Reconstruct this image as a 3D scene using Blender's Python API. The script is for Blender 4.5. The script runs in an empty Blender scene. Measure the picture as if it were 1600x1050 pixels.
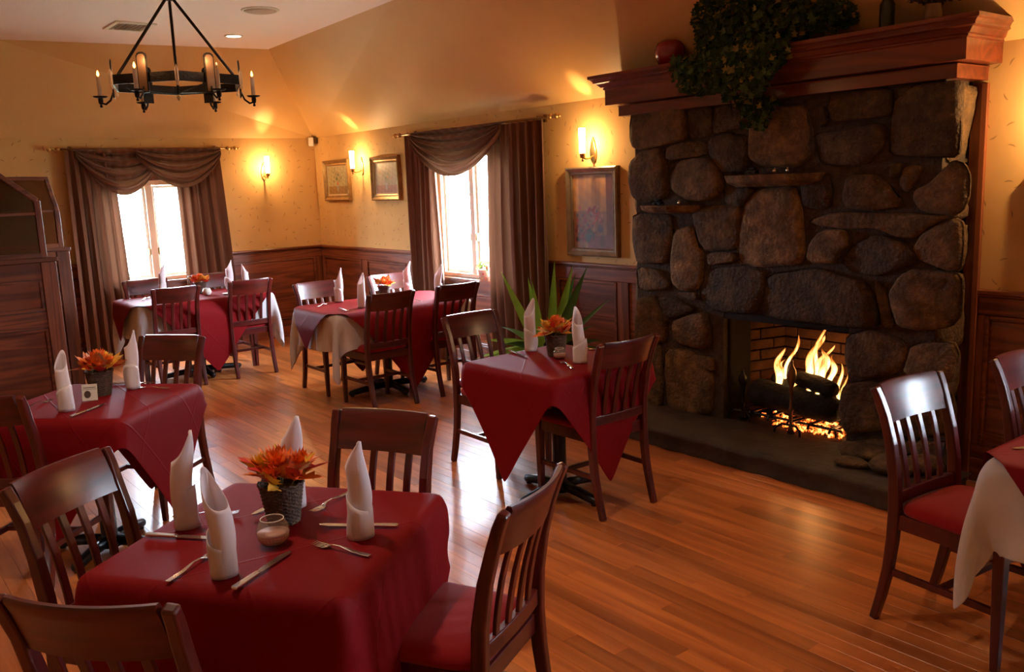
import bpy, bmesh, math, random
import numpy as np
from mathutils import Vector, Matrix, Euler
random.seed(7)
S = bpy.context.scene
COL = S.collection
PI = math.pi
DL=3.0; TUBE=14; FIRE=1.7; UPL=1.6; SCW=19; CHW=.42
# ------------------------------------------------------------------ camera
def cam_axes(a, b, c):
    f = Vector((math.cos(a)*math.cos(b), math.sin(a)*math.cos(b), -math.sin(b)))
    r = f.cross(Vector((0, 0, 1))).normalized()
    u = r.cross(f)
    return math.cos(c)*r+math.sin(c)*u, -math.sin(c)*r+math.cos(c)*u, f
cr, cu, cf = cam_axes(2.4781, .1726, -.0394)
cd = bpy.data.cameras.new('camera'); cam = bpy.data.objects.new('camera', cd); COL.objects.link(cam)
CAM = Vector((9.7977, -4.8108, 1.7))
cd.sensor_width = 36; cd.lens = 1381.28/1600*36; cd.clip_start = .05
cam.matrix_world = Matrix(((cr.x, cu.x, -cf.x, CAM.x), (cr.y, cu.y, -cf.y, CAM.y), (cr.z, cu.z, -cf.z, CAM.z), (0, 0, 0, 1)))
S.camera = cam
S.view_settings.view_transform = 'Standard'; S.view_settings.look = 'None'
S.view_settings.gamma = 1; S.view_settings.use_curve_mapping = False
S.view_settings.exposure = 0.85
S.render.film_transparent = False
S.cycles.max_bounces = 8
S.cycles.transparent_max_bounces = 12
S.cycles.sample_clamp_indirect = 10
S.cycles.caustics_reflective = False; S.cycles.caustics_refractive = False
# ------------------------------------------------------------------ sky (bright overcast)
W = bpy.data.worlds.new('overcast_sky'); S.world = W; W.use_nodes = True
W.node_tree.nodes['Background'].inputs[0].default_value = (.74, .85, 1.0, 1)
W.node_tree.nodes['Background'].inputs[1].default_value = 58.0
def portal(name, loc, rot, sx, sy):
    l = bpy.data.lights.new(name, 'AREA'); l.shape = 'RECTANGLE'; l.size = sx; l.size_y = sy; l.cycles.is_portal = True
    o = bpy.data.objects.new(name, l); COL.objects.link(o); o.location = loc; o.rotation_euler = rot
portal('window_portal', (-.17, -1.97, 1.3), (0, -PI/2, 0), 1.1, .95)
portal('window_portal', (3.15, .17, 1.4), (-PI/2, 0, 0), 1.2, 1.2)
portal('window_portal', (10.05, .17, 1.4), (-PI/2, 0, 0), 1.1, 1.2)
def bulb(name, loc, power, col, r=.03, parent=None, spot=None):
    l = bpy.data.lights.new(name, 'SPOT' if spot else 'POINT'); l.energy = power; l.color = col; l.shadow_soft_size = r
    if spot: l.spot_size = spot; l.spot_blend = .6
    o = bpy.data.objects.new(name, l); COL.objects.link(o); o.location = loc
    return o
WARM = (1, .60, .26)
# the ceiling downlight in view, plus unseen fill spots added to brighten the room
for x, y, p in ((1.48, -1.46, 12), (6.9, -4.0, 19), (4.7, -2.3, 8), (5.5, -6.4, 10)):
    bulb('downlight_and_fill_bulb', (x, y, 3.09), p*DL, (1, .74, .52), .05, spot=2.0)

for x, y, k in ((9.0, -6.8, 2.5), (3.2, -6.4, 7)): bulb('added_fill_glow', (x, y, 2.35), CHW*k, (1, .52, .22), .25)  # unseen fill lamps added to brighten the ceiling; no chandelier hangs here
# ------------------------------------------------------------------ helpers
def link(o, parent=None):
    COL.objects.link(o)
    if parent is not None: o.parent = parent
    return o
def tag(o, label=None, cat=None, group=None, kind=None):
    if label: o['label'] = label
    if cat: o['category'] = cat
    if group: o['group'] = group
    if kind: o['kind'] = kind
    return o
def empty(name, loc=(0, 0, 0), rz=0, parent=None):
    o = bpy.data.objects.new(name, None); o.empty_display_size = .1
    o.location = loc; o.rotation_euler = (0, 0, rz)
    return link(o, parent)
class MB:
    def __init__(s): s.v = []; s.f = []
    def add(s, v, f):
        n = len(s.v); s.v += [tuple(p) for p in v]; s.f += [tuple(i+n for i in q) for q in f]; return s
    def box(s, x0, x1, y0, y1, z0, z1, M=None):
        v = [(x, y, z) for z in (z0, z1) for y in (y0, y1) for x in (x0, x1)]
        if M is not None: v = [M @ Vector(p) for p in v]
        return s.add(v, [(0, 2, 3, 1), (4, 5, 7, 6), (0, 1, 5, 4), (2, 6, 7, 3), (0, 4, 6, 2), (1, 3, 7, 5)])
    def prism(s, poly, z0, z1, axis='z', M=None):
        n = len(poly)
        def P(a, b, c): return {'z': (a, b, c), 'y': (a, c, b), 'x': (c, a, b)}[axis]
        v = [P(a, b, z0) for a, b in poly]+[P(a, b, z1) for a, b in poly]
        if M is not None: v = [M @ Vector(p) for p in v]
        f = [tuple(range(n-1, -1, -1)), tuple(range(n, 2*n))]+[(i, (i+1) % n, n+(i+1) % n, n+i) for i in range(n)]
        return s.add(v, f)
    def lathe(s, prof, n=24, c=(0, 0), M=None):
        v = []; f = []
        for r, z in prof:
            for k in range(n):
                a = 2*PI*k/n; v.append((c[0]+r*math.cos(a), c[1]+r*math.sin(a), z))
        for i in range(len(prof)-1):
            for k in range(n):
                k2 = (k+1) % n; f.append((i*n+k, i*n+k2, (i+1)*n+k2, (i+1)*n+k))
        if prof[0][0] > 1e-5: f.append(tuple(range(n-1, -1, -1)))
        if prof[-1][0] > 1e-5: f.append(tuple((len(prof)-1)*n+k for k in range(n)))
        if M is not None: v = [M @ Vector(p) for p in v]
        return s.add(v, f)
    def sweep(s, pts, rad, n=8, flat=None):
        """tube along pts; rad float or list; flat=(w,h,up) -> rectangular section"""
        P = [Vector(p) for p in pts]; m = len(P)
        if not isinstance(rad, (list, tuple)): rad = [rad]*m
        up = Vector(flat[2]) if flat else None
        v = []; f = []; prev = None
        for i in range(m):
            t = (P[min(i+1, m-1)]-P[max(i-1, 0)]).normalized()
            if up is not None: a = up.cross(t).normalized()
            elif prev is None: a = t.cross(Vector((0, 0, 1)) if abs(t.z) < .9 else Vector((1, 0, 0))).normalized()
            else: a = (prev-t*prev.dot(t)).normalized()
            prev = a; b = t.cross(a)
            if flat:
                w = flat[0][i] if isinstance(flat[0], (list, tuple)) else flat[0]
                h = flat[1][i] if isinstance(flat[1], (list, tuple)) else flat[1]
                for sx, sy in ((-1, -1), (1, -1), (1, 1), (-1, 1)): v.append(P[i]+a*sx*w/2+b*sy*h/2)
            else:
                for k in range(n):
                    g = 2*PI*k/n; v.append(P[i]+(a*math.cos(g)+b*math.sin(g))*rad[i])
        if flat: n = 4
        for i in range(m-1):
            for k in range(n):
                k2 = (k+1) % n; f.append((i*n+k, i*n+k2, (i+1)*n+k2, (i+1)*n+k))
        f.append(tuple(range(n-1, -1, -1))); f.append(tuple((m-1)*n+k for k in range(n)))
        return s.add(v, f)
    def grid(s, fn, nu, nv, closed=False):
        v = [fn(i/(nu if closed else nu-1), j/(nv-1)) for j in range(nv) for i in range(nu)]
        f = []
        for j in range(nv-1):
            for i in range(nu if closed else nu-1):
                i2 = (i+1) % nu; f.append((j*nu+i, j*nu+i2, (j+1)*nu+i2, (j+1)*nu+i))
        return s.add(v, f)
    def ball(s, c, r, n=10, m=7, sc=(1, 1, 1)):
        def fn(u, w):
            a = 2*PI*u; b = PI*w
            return (c[0]+r*sc[0]*math.sin(b)*math.cos(a), c[1]+r*sc[1]*math.sin(b)*math.sin(a), c[2]-r*sc[2]*math.cos(b))
        return s.grid(fn, n, m, True)
    def build(s, name, mat, parent=None, smooth=False, bevel=0, seg=2, loc=None, rot=None, solid=0, sub=0, angle=None):
        me = bpy.data.meshes.new(name); me.from_pydata(s.v, [], s.f)
        bm = bmesh.new(); bm.from_mesh(me); bmesh.ops.recalc_face_normals(bm, faces=bm.faces); bm.to_mesh(me); bm.free()
        if mat: me.materials.append(mat)
        if smooth: me.polygons.foreach_set('use_smooth', [True]*len(me.polygons))
        if angle is not None:
            me.polygons.foreach_set('use_smooth', [True]*len(me.polygons))
            me.set_sharp_from_angle(angle=math.radians(angle))
        o = bpy.data.objects.new(name, me)
        if loc: o.location = loc
        if rot: o.rotation_euler = rot
        if solid: md = o.modifiers.new('thickness', 'SOLIDIFY'); md.thickness = solid; md.offset = 0
        if bevel:
            md = o.modifiers.new('bevel', 'BEVEL'); md.width = bevel; md.segments = seg; md.limit_method = 'ANGLE'; md.angle_limit = .6
            md.harden_normals = False
        if sub: md = o.modifiers.new('sub', 'SUBSURF'); md.levels = sub; md.render_levels = sub
        return link(o, parent)
def copy_tree(o, parent=None):
    c = o.copy(); COL.objects.link(c); c.parent = parent
    for ch in list(o.children): copy_tree(ch, c)
    return c
def mesh_verts(o): return o.data.vertices

# ------------------------------------------------------------------ materials
def newmat(name):
    m = bpy.data.materials.new(name); m.use_nodes = True
    nt = m.node_tree; return m, nt, nt.nodes['Principled BSDF']
def N(nt, t, **k):
    n = nt.nodes.new(t)
    for a, b in k.items(): setattr(n, a, b)
    return n
def plain(name, col, rough=.5, metal=0, bump=0, bscale=60, coat=0, var=0, vscale=8, spec=.5, sheen=0, trans=0):
    m, nt, b = newmat(name)
    b.inputs['Base Color'].default_value = (*col, 1); b.inputs['Roughness'].default_value = rough
    b.inputs['Metallic'].default_value = metal; b.inputs['Coat Weight'].default_value = coat
    b.inputs['Specular IOR Level'].default_value = spec; b.inputs['Sheen Weight'].default_value = sheen
    b.inputs['Transmission Weight'].default_value = trans
    tc = N(nt, 'ShaderNodeTexCoord')
    if var:
        n = N(nt, 'ShaderNodeTexNoise'); n.inputs['Scale'].default_value = vscale; n.inputs['Detail'].default_value = 4
        nt.links.new(tc.outputs['Object'], n.inputs['Vector'])
        r = N(nt, 'ShaderNodeValToRGB'); r.color_ramp.elements[0].position = .3; r.color_ramp.elements[1].position = .7
        r.color_ramp.elements[0].color = (*[c*(1-var) for c in col], 1); r.color_ramp.elements[1].color = (*[min(1, c*(1+var)) for c in col], 1)
        nt.links.new(n.outputs['Fac'], r.inputs['Fac']); nt.links.new(r.outputs['Color'], b.inputs['Base Color'])
    if bump:
        n = N(nt, 'ShaderNodeTexNoise'); n.inputs['Scale'].default_value = bscale; n.inputs['Detail'].default_value = 4
        nt.links.new(tc.outputs['Object'], n.inputs['Vector'])
        bp = N(nt, 'ShaderNodeBump'); bp.inputs['Strength'].default_value = bump; bp.inputs['Distance'].default_value = .01
        nt.links.new(n.outputs['Fac'], bp.inputs['Height']); nt.links.new(bp.outputs['Normal'], b.inputs['Normal'])
    return m
def wood(name, c1, c2, axis=2, rough=.3, coat=.4, stretch=14, scale=1.6, jitter=True, bump=.08, space='Object', tone=.25, band=True):
    m, nt, b = newmat(name)
    tc = N(nt, 'ShaderNodeTexCoord'); mp = N(nt, 'ShaderNodeMapping')
    sc = [scale*stretch]*3; sc[axis] = scale
    mp.inputs['Scale'].default_value = sc
    nt.links.new(tc.outputs[space], mp.inputs['Vector'])
    oi = N(nt, 'ShaderNodeObjectInfo')
    if jitter:
        cx = N(nt, 'ShaderNodeCombineXYZ'); mu = N(nt, 'ShaderNodeMath', operation='MULTIPLY'); mu.inputs[1].default_value = 37
        nt.links.new(oi.outputs['Random'], mu.inputs[0])
        for i in range(3): nt.links.new(mu.outputs[0], cx.inputs[i])
        nt.links.new(cx.outputs[0], mp.inputs['Location'])
    n = N(nt, 'ShaderNodeTexNoise'); n.inputs['Scale'].default_value = 1; n.inputs['Detail'].default_value = 6; n.inputs['Distortion'].default_value = .6
    nt.links.new(mp.outputs['Vector'], n.inputs['Vector'])
    n2 = N(nt, 'ShaderNodeTexNoise'); n2.inputs['Scale'].default_value = .22; n2.inputs['Detail'].default_value = 2; n2.inputs['Distortion'].default_value = 1.2
    nt.links.new(mp.outputs['Vector'], n2.inputs['Vector'])
    # growth rings: sine of the slow noise
    m1 = N(nt, 'ShaderNodeMath', operation='MULTIPLY'); m1.inputs[1].default_value = 42
    s1 = N(nt, 'ShaderNodeMath', operation='SINE'); m2 = N(nt, 'ShaderNodeMath', operation='MULTIPLY_ADD'); m2.inputs[1].default_value = .17 if band else .05
    nt.links.new(n2.outputs['Fac'], m1.inputs[0]); nt.links.new(m1.outputs[0], s1.inputs[0]); nt.links.new(s1.outputs[0], m2.inputs[0]); nt.links.new(n.outputs['Fac'], m2.inputs[2])
    r = N(nt, 'ShaderNodeValToRGB'); r.color_ramp.elements[0].position = .28; r.color_ramp.elements[1].position = .72
    r.color_ramp.elements[0].color = (*c1, 1); r.color_ramp.elements[1].color = (*c2, 1)
    nt.links.new(m2.outputs[0], r.inputs['Fac'])
    hs = N(nt, 'ShaderNodeHueSaturation'); mr = N(nt, 'ShaderNodeMapRange')
    mr.inputs['To Min'].default_value = 1-tone; mr.inputs['To Max'].default_value = 1+tone
    nt.links.new(oi.outputs['Random'], mr.inputs['Value']); nt.links.new(mr.outputs[0], hs.inputs['Value'])
    nt.links.new(r.outputs['Color'], hs.inputs['Color']); nt.links.new(hs.outputs['Color'], b.inputs['Base Color'])
    b.inputs['Roughness'].default_value = rough; b.inputs['Coat Weight'].default_value = coat; b.inputs['Coat Roughness'].default_value = .27 if name == 'oak_floor_plank' else .24 if 'mahogany' in name else .15
    bp = N(nt, 'ShaderNodeBump'); bp.inputs['Strength'].default_value = bump; bp.inputs['Distance'].default_value = .004
    nt.links.new(m2.outputs[0], bp.inputs['Height']); nt.links.new(bp.outputs['Normal'], b.inputs['Normal'])
    return m
def emit(name, col, st):
    m = bpy.data.materials.new(name); m.use_nodes = True; nt = m.node_tree; nt.nodes.clear()
    e = N(nt, 'ShaderNodeEmission'); e.inputs[0].default_value = (*col, 1); e.inputs[1].default_value = st
    o = N(nt, 'ShaderNodeOutputMaterial'); nt.links.new(e.outputs[0], o.inputs[0]); return m
def fabric(name, col, transl=.25, tcol=None, rough=.85, weave=500, bump=.15, sheen=.3, creases=None, sheer=0):
    m, nt, b = newmat(name)
    b.inputs['Base Color'].default_value = (*col, 1); b.inputs['Roughness'].default_value = rough
    b.inputs['Sheen Weight'].default_value = sheen; b.inputs['Specular IOR Level'].default_value = .07
    tc = N(nt, 'ShaderNodeTexCoord'); n = N(nt, 'ShaderNodeTexNoise'); n.inputs['Scale'].default_value = weave
    nt.links.new(tc.outputs['Object'], n.inputs['Vector'])
    bp = N(nt, 'ShaderNodeBump'); bp.inputs['Strength'].default_value = bump; bp.inputs['Distance'].default_value = .002
    h = n.outputs['Fac']
    if creases:
        # pressed fold lines left by ironing: fine relief only
        sp = N(nt, 'ShaderNodeSeparateXYZ'); at = N(nt, 'ShaderNodeAttribute', attribute_name='flatuv'); nt.links.new(at.outputs['Vector'], sp.inputs[0])
        acc = None
        for i in (0, 1):
            a = N(nt, 'ShaderNodeMath', operation='PINGPONG'); a.inputs[1].default_value = creases/2
            nt.links.new(sp.outputs[i], a.inputs[0])
            q = N(nt, 'ShaderNodeMapRange'); q.inputs['From Min'].default_value = 0; q.inputs['From Max'].default_value = .006
            q.inputs['To Min'].default_value = 2.5; q.inputs['To Max'].default_value = 0
            nt.links.new(a.outputs[0], q.inputs['Value'])
            ad = N(nt, 'ShaderNodeMath', operation='ADD'); nt.links.new(h, ad.inputs[0]); nt.links.new(q.outputs[0], ad.inputs[1]); h = ad.outputs[0]
    nt.links.new(h, bp.inputs['Height']); nt.links.new(bp.outputs['Normal'], b.inputs['Normal'])
    out = nt.nodes['Material Output']; sh = b.outputs[0]
    if transl:
        t = N(nt, 'ShaderNodeBsdfTranslucent'); t.inputs[0].default_value = (*(tcol or col), 1)
        mx = N(nt, 'ShaderNodeMixShader'); mx.inputs[0].default_value = transl
        nt.links.new(sh, mx.inputs[1]); nt.links.new(t.outputs[0], mx.inputs[2]); sh = mx.outputs[0]
    if sheer:
        t = N(nt, 'ShaderNodeBsdfTransparent'); mx = N(nt, 'ShaderNodeMixShader'); mx.inputs[0].default_value = sheer
        nt.links.new(sh, mx.inputs[1]); nt.links.new(t.outputs[0], mx.inputs[2]); sh = mx.outputs[0]
    nt.links.new(sh, out.inputs[0])
    return m
def wallpaper(name, plane):
    m, nt, b = newmat(name)
    tc = N(nt, 'ShaderNodeTexCoord'); sp = N(nt, 'ShaderNodeSeparateXYZ'); nt.links.new(tc.outputs['Object'], sp.inputs[0])
    cb = N(nt, 'ShaderNodeCombineXYZ'); nt.links.new(sp.outputs[0 if plane == 'y' else 1], cb.inputs[0]); nt.links.new(sp.outputs[2], cb.inputs[1])
    vo = N(nt, 'ShaderNodeTexVoronoi', voronoi_dimensions='2D', feature='F1'); vo.inputs['Scale'].default_value = 7.5; vo.inputs['Randomness'].default_value = .85
    nt.links.new(cb.outputs[0], vo.inputs['Vector'])
    sub = N(nt, 'ShaderNodeVectorMath', operation='SUBTRACT'); nt.links.new(cb.outputs[0], sub.inputs[0]); nt.links.new(vo.outputs['Position'], sub.inputs[1])
    sc = N(nt, 'ShaderNodeSeparateColor'); nt.links.new(vo.outputs['Color'], sc.inputs[0])
    an = N(nt, 'ShaderNodeMath', operation='MULTIPLY'); an.inputs[1].default_value = 6.28; nt.links.new(sc.outputs[0], an.inputs[0])
    rot = N(nt, 'ShaderNodeVectorRotate', rotation_type='Z_AXIS'); nt.links.new(sub.outputs[0], rot.inputs['Vector']); nt.links.new(an.outputs[0], rot.inputs['Angle'])
    s2 = N(nt, 'ShaderNodeSeparateXYZ'); nt.links.new(rot.outputs[0], s2.inputs[0])
    # a slightly bent little leaf: |y - k x^2| / w(x)
    xx = N(nt, 'ShaderNodeMath', operation='MULTIPLY'); nt.links.new(s2.outputs[0], xx.inputs[0]); nt.links.new(s2.outputs[0], xx.inputs[1])
    kk = N(nt, 'ShaderNodeMath', operation='MULTIPLY_ADD'); kk.inputs[1].default_value = -9; nt.links.new(xx.outputs[0], kk.inputs[0]); nt.links.new(s2.outputs[1], kk.inputs[2])
    y2 = N(nt, 'ShaderNodeMath', operation='MULTIPLY'); nt.links.new(kk.outputs[0], y2.inputs[0]); nt.links.new(kk.outputs[0], y2.inputs[1])
    a = N(nt, 'ShaderNodeMath', operation='MULTIPLY'); a.inputs[1].default_value = 1/(.0042**2); nt.links.new(y2.outputs[0], a.inputs[0])
    c = N(nt, 'ShaderNodeMath', operation='MULTIPLY_ADD'); c.inputs[1].default_value = 1/(.022**2); nt.links.new(xx.outputs[0], c.inputs[0]); nt.links.new(a.outputs[0], c.inputs[2])
    lt = N(nt, 'ShaderNodeMapRange'); lt.inputs['From Min'].default_value = .5; lt.inputs['From Max'].default_value = 1.2; lt.inputs['To Min'].default_value = .62; lt.inputs['To Max'].default_value = 0
    nt.links.new(c.outputs[0], lt.inputs['Value'])
    n = N(nt, 'ShaderNodeTexNoise'); n.inputs['Scale'].default_value = 3.5; n.inputs['Detail'].default_value = 5; nt.links.new(tc.outputs['Object'], n.inputs['Vector'])
    r = N(nt, 'ShaderNodeValToRGB'); r.color_ramp.elements[0].position = .35; r.color_ramp.elements[1].position = .65
    r.color_ramp.elements[0].color = (.62, .375, .140, 1); r.color_ramp.elements[1].color = (.68, .425, .165, 1)
    nt.links.new(n.outputs['Fac'], r.inputs['Fac'])
    mx = N(nt, 'ShaderNodeMix', data_type='RGBA'); nt.links.new(lt.outputs[0], mx.inputs[0]); nt.links.new(r.outputs['Color'], mx.inputs[6]); mx.inputs[7].default_value = (.20, .10, .03, 1)
    nt.links.new(mx.outputs[2], b.inputs['Base Color']); b.inputs['Roughness'].default_value = .75; b.inputs['Specular IOR Level'].default_value = .3
    return m
def vcol(name, rough=.6, coat=0):
    m, nt, b = newmat(name); a = N(nt, 'ShaderNodeAttribute', attribute_name='Col'); nt.links.new(a.outputs['Color'], b.inputs['Base Color'])
    b.inputs['Roughness'].default_value = rough; b.inputs['Coat Weight'].default_value = coat; return m
M = {}
M['paper_x'] = wallpaper('leaf_wallpaper_left', 'x')
M['paper_y'] = wallpaper('leaf_wallpaper_back', 'y')
M['slope'] = plain('tan_painted_plaster', (.66, .405, .155), .55, bump=.15, bscale=25, var=.04, vscale=2)
M['ceil'] = plain('white_ceiling_paint', (.86, .73, .72), .7, bump=.1, bscale=40)
M['mahog'] = wood('mahogany_chair', (.040, .004, .003), (.112, .011, .008), 2, .30, .28, bump=.03, tone=.12, band=False)
M['mahogx'] = wood('mahogany_chair_rail', (.040, .004, .003), (.112, .011, .008), 0, .30, .28, bump=.03, tone=.12, band=False)
M['oakx'] = wood('red_oak_x', (.115, .028, .010), (.27, .078, .030), 0, .32, .3, tone=.12)
M['oaky'] = wood('red_oak_y', (.115, .028, .010), (.27, .078, .030), 1, .32, .3, tone=.12)
M['oakz'] = wood('red_oak_z', (.115, .028, .010), (.27, .078, .030), 2, .32, .3, tone=.12)
M['boothy'] = wood('booth_oak_y', (.075, .018, .007), (.20, .056, .019), 1, .45, .05, tone=.1)
M['boothz'] = wood('booth_oak_z', (.075, .018, .007), (.20, .056, .019), 2, .45, .05, tone=.1)
M['mantel'] = wood('mantel_oak', (.10, .018, .008), (.18, .034, .013), 0, .33, .35, tone=.05, stretch=10)
M['floor'] = wood('oak_floor_plank', (.37, .100, .023), (.62, .205, .052), 0, .30, .45, stretch=14, scale=1.2, tone=.26, bump=.012, band=False)
M['gap'] = plain('dark_subfloor', (.03, .012, .006), .9)
M['red'] = fabric('burgundy_tablecloth', (.195, .006, .009), .05, (.25, .01, .015), bump=.3, creases=.33, sheen=0, rough=.6)
M['white'] = fabric('white_tablecloth', (.74, .71, .73), .25, (.72, .66, .62), creases=.4, sheen=.1)
M['napkin'] = fabric('white_napkin', (.90, .84, .88), .30, (.85, .68, .65), bump=.1, sheen=.1)
M['seat'] = fabric('red_seat_fabric', (.27, .009, .014), 0, bump=.2, sheen=.15, rough=.75)
M['curtain'] = fabric('brown_curtain', (.17, .075, .042), .07, (.20, .085, .045), bump=.1, weave=400, sheen=.2)
M['sheer'] = fabric('added_sheer_voile', (.6, .6, .62), .6, (.45, .45, .5), sheer=.4)
M['black'] = plain('black_cast_iron', (.010, .010, .012), .35, .3)
M['iron'] = plain('wrought_iron', (.012, .010, .010), .45, .6, bump=.3, bscale=80)
M['steel'] = plain('stainless_steel', (.72, .70, .68), .18, 1)
M['brass'] = plain('aged_brass', (.55, .36, .14), .3, 1)
M['bronze'] = plain('bronze_rod', (.22, .13, .06), .35, .9)
M['gold'] = plain('gilt_frame', (.36, .22, .09), .38, .7, bump=.2, bscale=90, var=.2, vscale=20)
M['silver'] = plain('silver_gilt_frame', (.27, .21, .15), .38, .7, bump=.2, bscale=90, var=.2, vscale=20)
M['linen'] = plain('pale_mat_board', (.50, .38, .22), .8)
M['paint'] = vcol('oil_painting', .5, .1)
M['winframe'] = plain('painted_window_frame', (.72, .54, .38), .5)  # colour lightened to stand in for the bloom around the panes
M['winwhite'] = plain('white_window_sash', (.75, .72, .68), .5)
M['lead'] = plain('grey_glazing_bar', (.25, .26, .28), .5, .2)
M['tube'] = emit('lit_frosted_tube', (1.0, .66, .30), TUBE)
_n = M['tube'].node_tree; _t = _n.nodes.new('ShaderNodeBsdfTransparent'); _m = _n.nodes.new('ShaderNodeMixShader'); _m.inputs[0].default_value = .45
_n.links.new(_t.outputs[0], _m.inputs[1]); _n.links.new(_n.nodes['Emission'].outputs[0], _m.inputs[2]); _n.links.new(_m.outputs[0], _n.nodes['Material Output'].inputs[0])
M['flamebulb'] = emit('candle_flame_bulb', (1.0, .30, .06), 9)
M['candle'] = plain('ivory_candle_sleeve', (.62, .50, .38), .5)
M['mirrorplate'] = plain('antique_metal_reflector', (.22, .14, .09), .4, .6)
M['disc'] = emit('downlight_lens', (1.0, .80, .55), 8)
M['whiteplastic'] = plain('white_plastic', (.75, .70, .62), .5)
M['speaker'] = plain('speaker_grille', (.50, .38, .32), .7, bump=.3, bscale=300)
M['mortar'] = plain('grey_mortar', (.055, .036, .022), .95, bump=1, bscale=60, var=.3, vscale=20)
def stone_mat():
    m, nt, b = newmat('rough_fieldstone')
    tc = N(nt, 'ShaderNodeTexCoord'); oi = N(nt, 'ShaderNodeObjectInfo')
    mp = N(nt, 'ShaderNodeMapping'); cx = N(nt, 'ShaderNodeCombineXYZ'); mu = N(nt, 'ShaderNodeMath', operation='MULTIPLY'); mu.inputs[1].default_value = 50
    nt.links.new(oi.outputs['Random'], mu.inputs[0]); [nt.links.new(mu.outputs[0], cx.inputs[i]) for i in range(3)]
    nt.links.new(tc.outputs['Object'], mp.inputs['Vector']); nt.links.new(cx.outputs[0], mp.inputs['Location'])
    n = N(nt, 'ShaderNodeTexNoise'); n.inputs['Scale'].default_value = 9; n.inputs['Detail'].default_value = 8; n.inputs['Roughness'].default_value = .65
    nt.links.new(mp.outputs[0], n.inputs['Vector'])
    r = N(nt, 'ShaderNodeValToRGB'); e = r.color_ramp.elements; e[0].position = .3; e[0].color = (.042, .023, .009, 1); e[1].position = .72; e[1].color = (.235, .135, .050, 1)
    e2 = r.color_ramp.elements.new(.5); e2.color = (.110, .062, .023, 1)
    nt.links.new(n.outputs['Fac'], r.inputs['Fac'])
    hs = N(nt, 'ShaderNodeHueSaturation'); at = N(nt, 'ShaderNodeAttribute', attribute_type='OBJECT', attribute_name='tone')
    nt.links.new(r.outputs['Color'], hs.inputs['Color']); nt.links.new(at.outputs['Fac'], hs.inputs['Value']); nt.links.new(hs.outputs['Color'], b.inputs['Base Color'])
    b.inputs['Roughness'].default_value = .85
    n2 = N(nt, 'ShaderNodeTexNoise'); n2.inputs['Scale'].default_value = 45; n2.inputs['Detail'].default_value = 8
    nt.links.new(mp.outputs[0], n2.inputs['Vector'])
    ad = N(nt, 'ShaderNodeMath', operation='ADD'); nt.links.new(n.outputs['Fac'], ad.inputs[0]); nt.links.new(n2.outputs['Fac'], ad.inputs[1])
    bp = N(nt, 'ShaderNodeBump'); bp.inputs['Strength'].default_value = .9; bp.inputs['Distance'].default_value = .02
    nt.links.new(ad.outputs[0], bp.inputs['Height']); nt.links.new(bp.outputs['Normal'], b.inputs['Normal'])
    return m
M['stone'] = stone_mat()
M['hearth'] = plain('dark_slate_hearth', (.042, .028, .019), .75, bump=.6, bscale=30, var=.35, vscale=6)
M['brick'] = plain('smoked_firebrick', (.085, .030, .012), .9, bump=.7, bscale=60, var=.4, vscale=12)
M['soot'] = plain('sooty_mortar', (.018, .010, .006), .95, bump=.4)
M['bark'] = plain('charred_bark', (.014, .010, .007), .95, bump=1, bscale=40, var=.5, vscale=14)
M['glass'] = None
def glass(name, col=(1, 1, 1), rough=.02, milk=0):
    m = bpy.data.materials.new(name); m.use_nodes = True; nt = m.node_tree; nt.nodes.clear()
    t = N(nt, 'ShaderNodeBsdfTransparent'); t.inputs[0].default_value = (*col, 1)
    g = N(nt, 'ShaderNodeBsdfGlossy'); g.inputs['Roughness'].default_value = rough
    fr = N(nt, 'ShaderNodeFresnel'); fr.inputs[0].default_value = 1.5
    mx = N(nt, 'ShaderNodeMixShader'); gm = N(nt, 'ShaderNodeNewGeometry'); ml = N(nt, 'ShaderNodeMath', operation='SUBTRACT', use_clamp=True); nt.links.new(fr.outputs[0], ml.inputs[0]); nt.links.new(gm.outputs['Backfacing'], ml.inputs[1])
    nt.links.new(ml.outputs[0], mx.inputs[0]); nt.links.new(t.outputs[0], mx.inputs[1]); nt.links.new(g.outputs[0], mx.inputs[2])
    o = N(nt, 'ShaderNodeOutputMaterial'); sh = mx.outputs[0]
    if milk:
        df = N(nt, 'ShaderNodeBsdfDiffuse'); df.inputs[0].default_value = (.8, .75, .7, 1); m2 = N(nt, 'ShaderNodeMixShader'); m2.inputs[0].default_value = milk
        nt.links.new(sh, m2.inputs[1]); nt.links.new(df.outputs[0], m2.inputs[2]); sh = m2.outputs[0]
    nt.links.new(sh, o.inputs[0]); return m
M['glass'] = glass('clear_pane')
M['glassdark'] = glass('brown_booth_glass', (.42, .26, .18))
M['votive'] = glass('votive_glass', (.93, .90, .88), milk=.1)
M['rim_highlight'] = plain('glass_rim_highlight', (.75, .72, .70), .1, spec=.9)  # pale opaque colour stands in for the highlight on the glass rim
M['wax'] = plain('peach_candle_wax', (.62, .36, .28), .5)
M['ember'] = None
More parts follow.
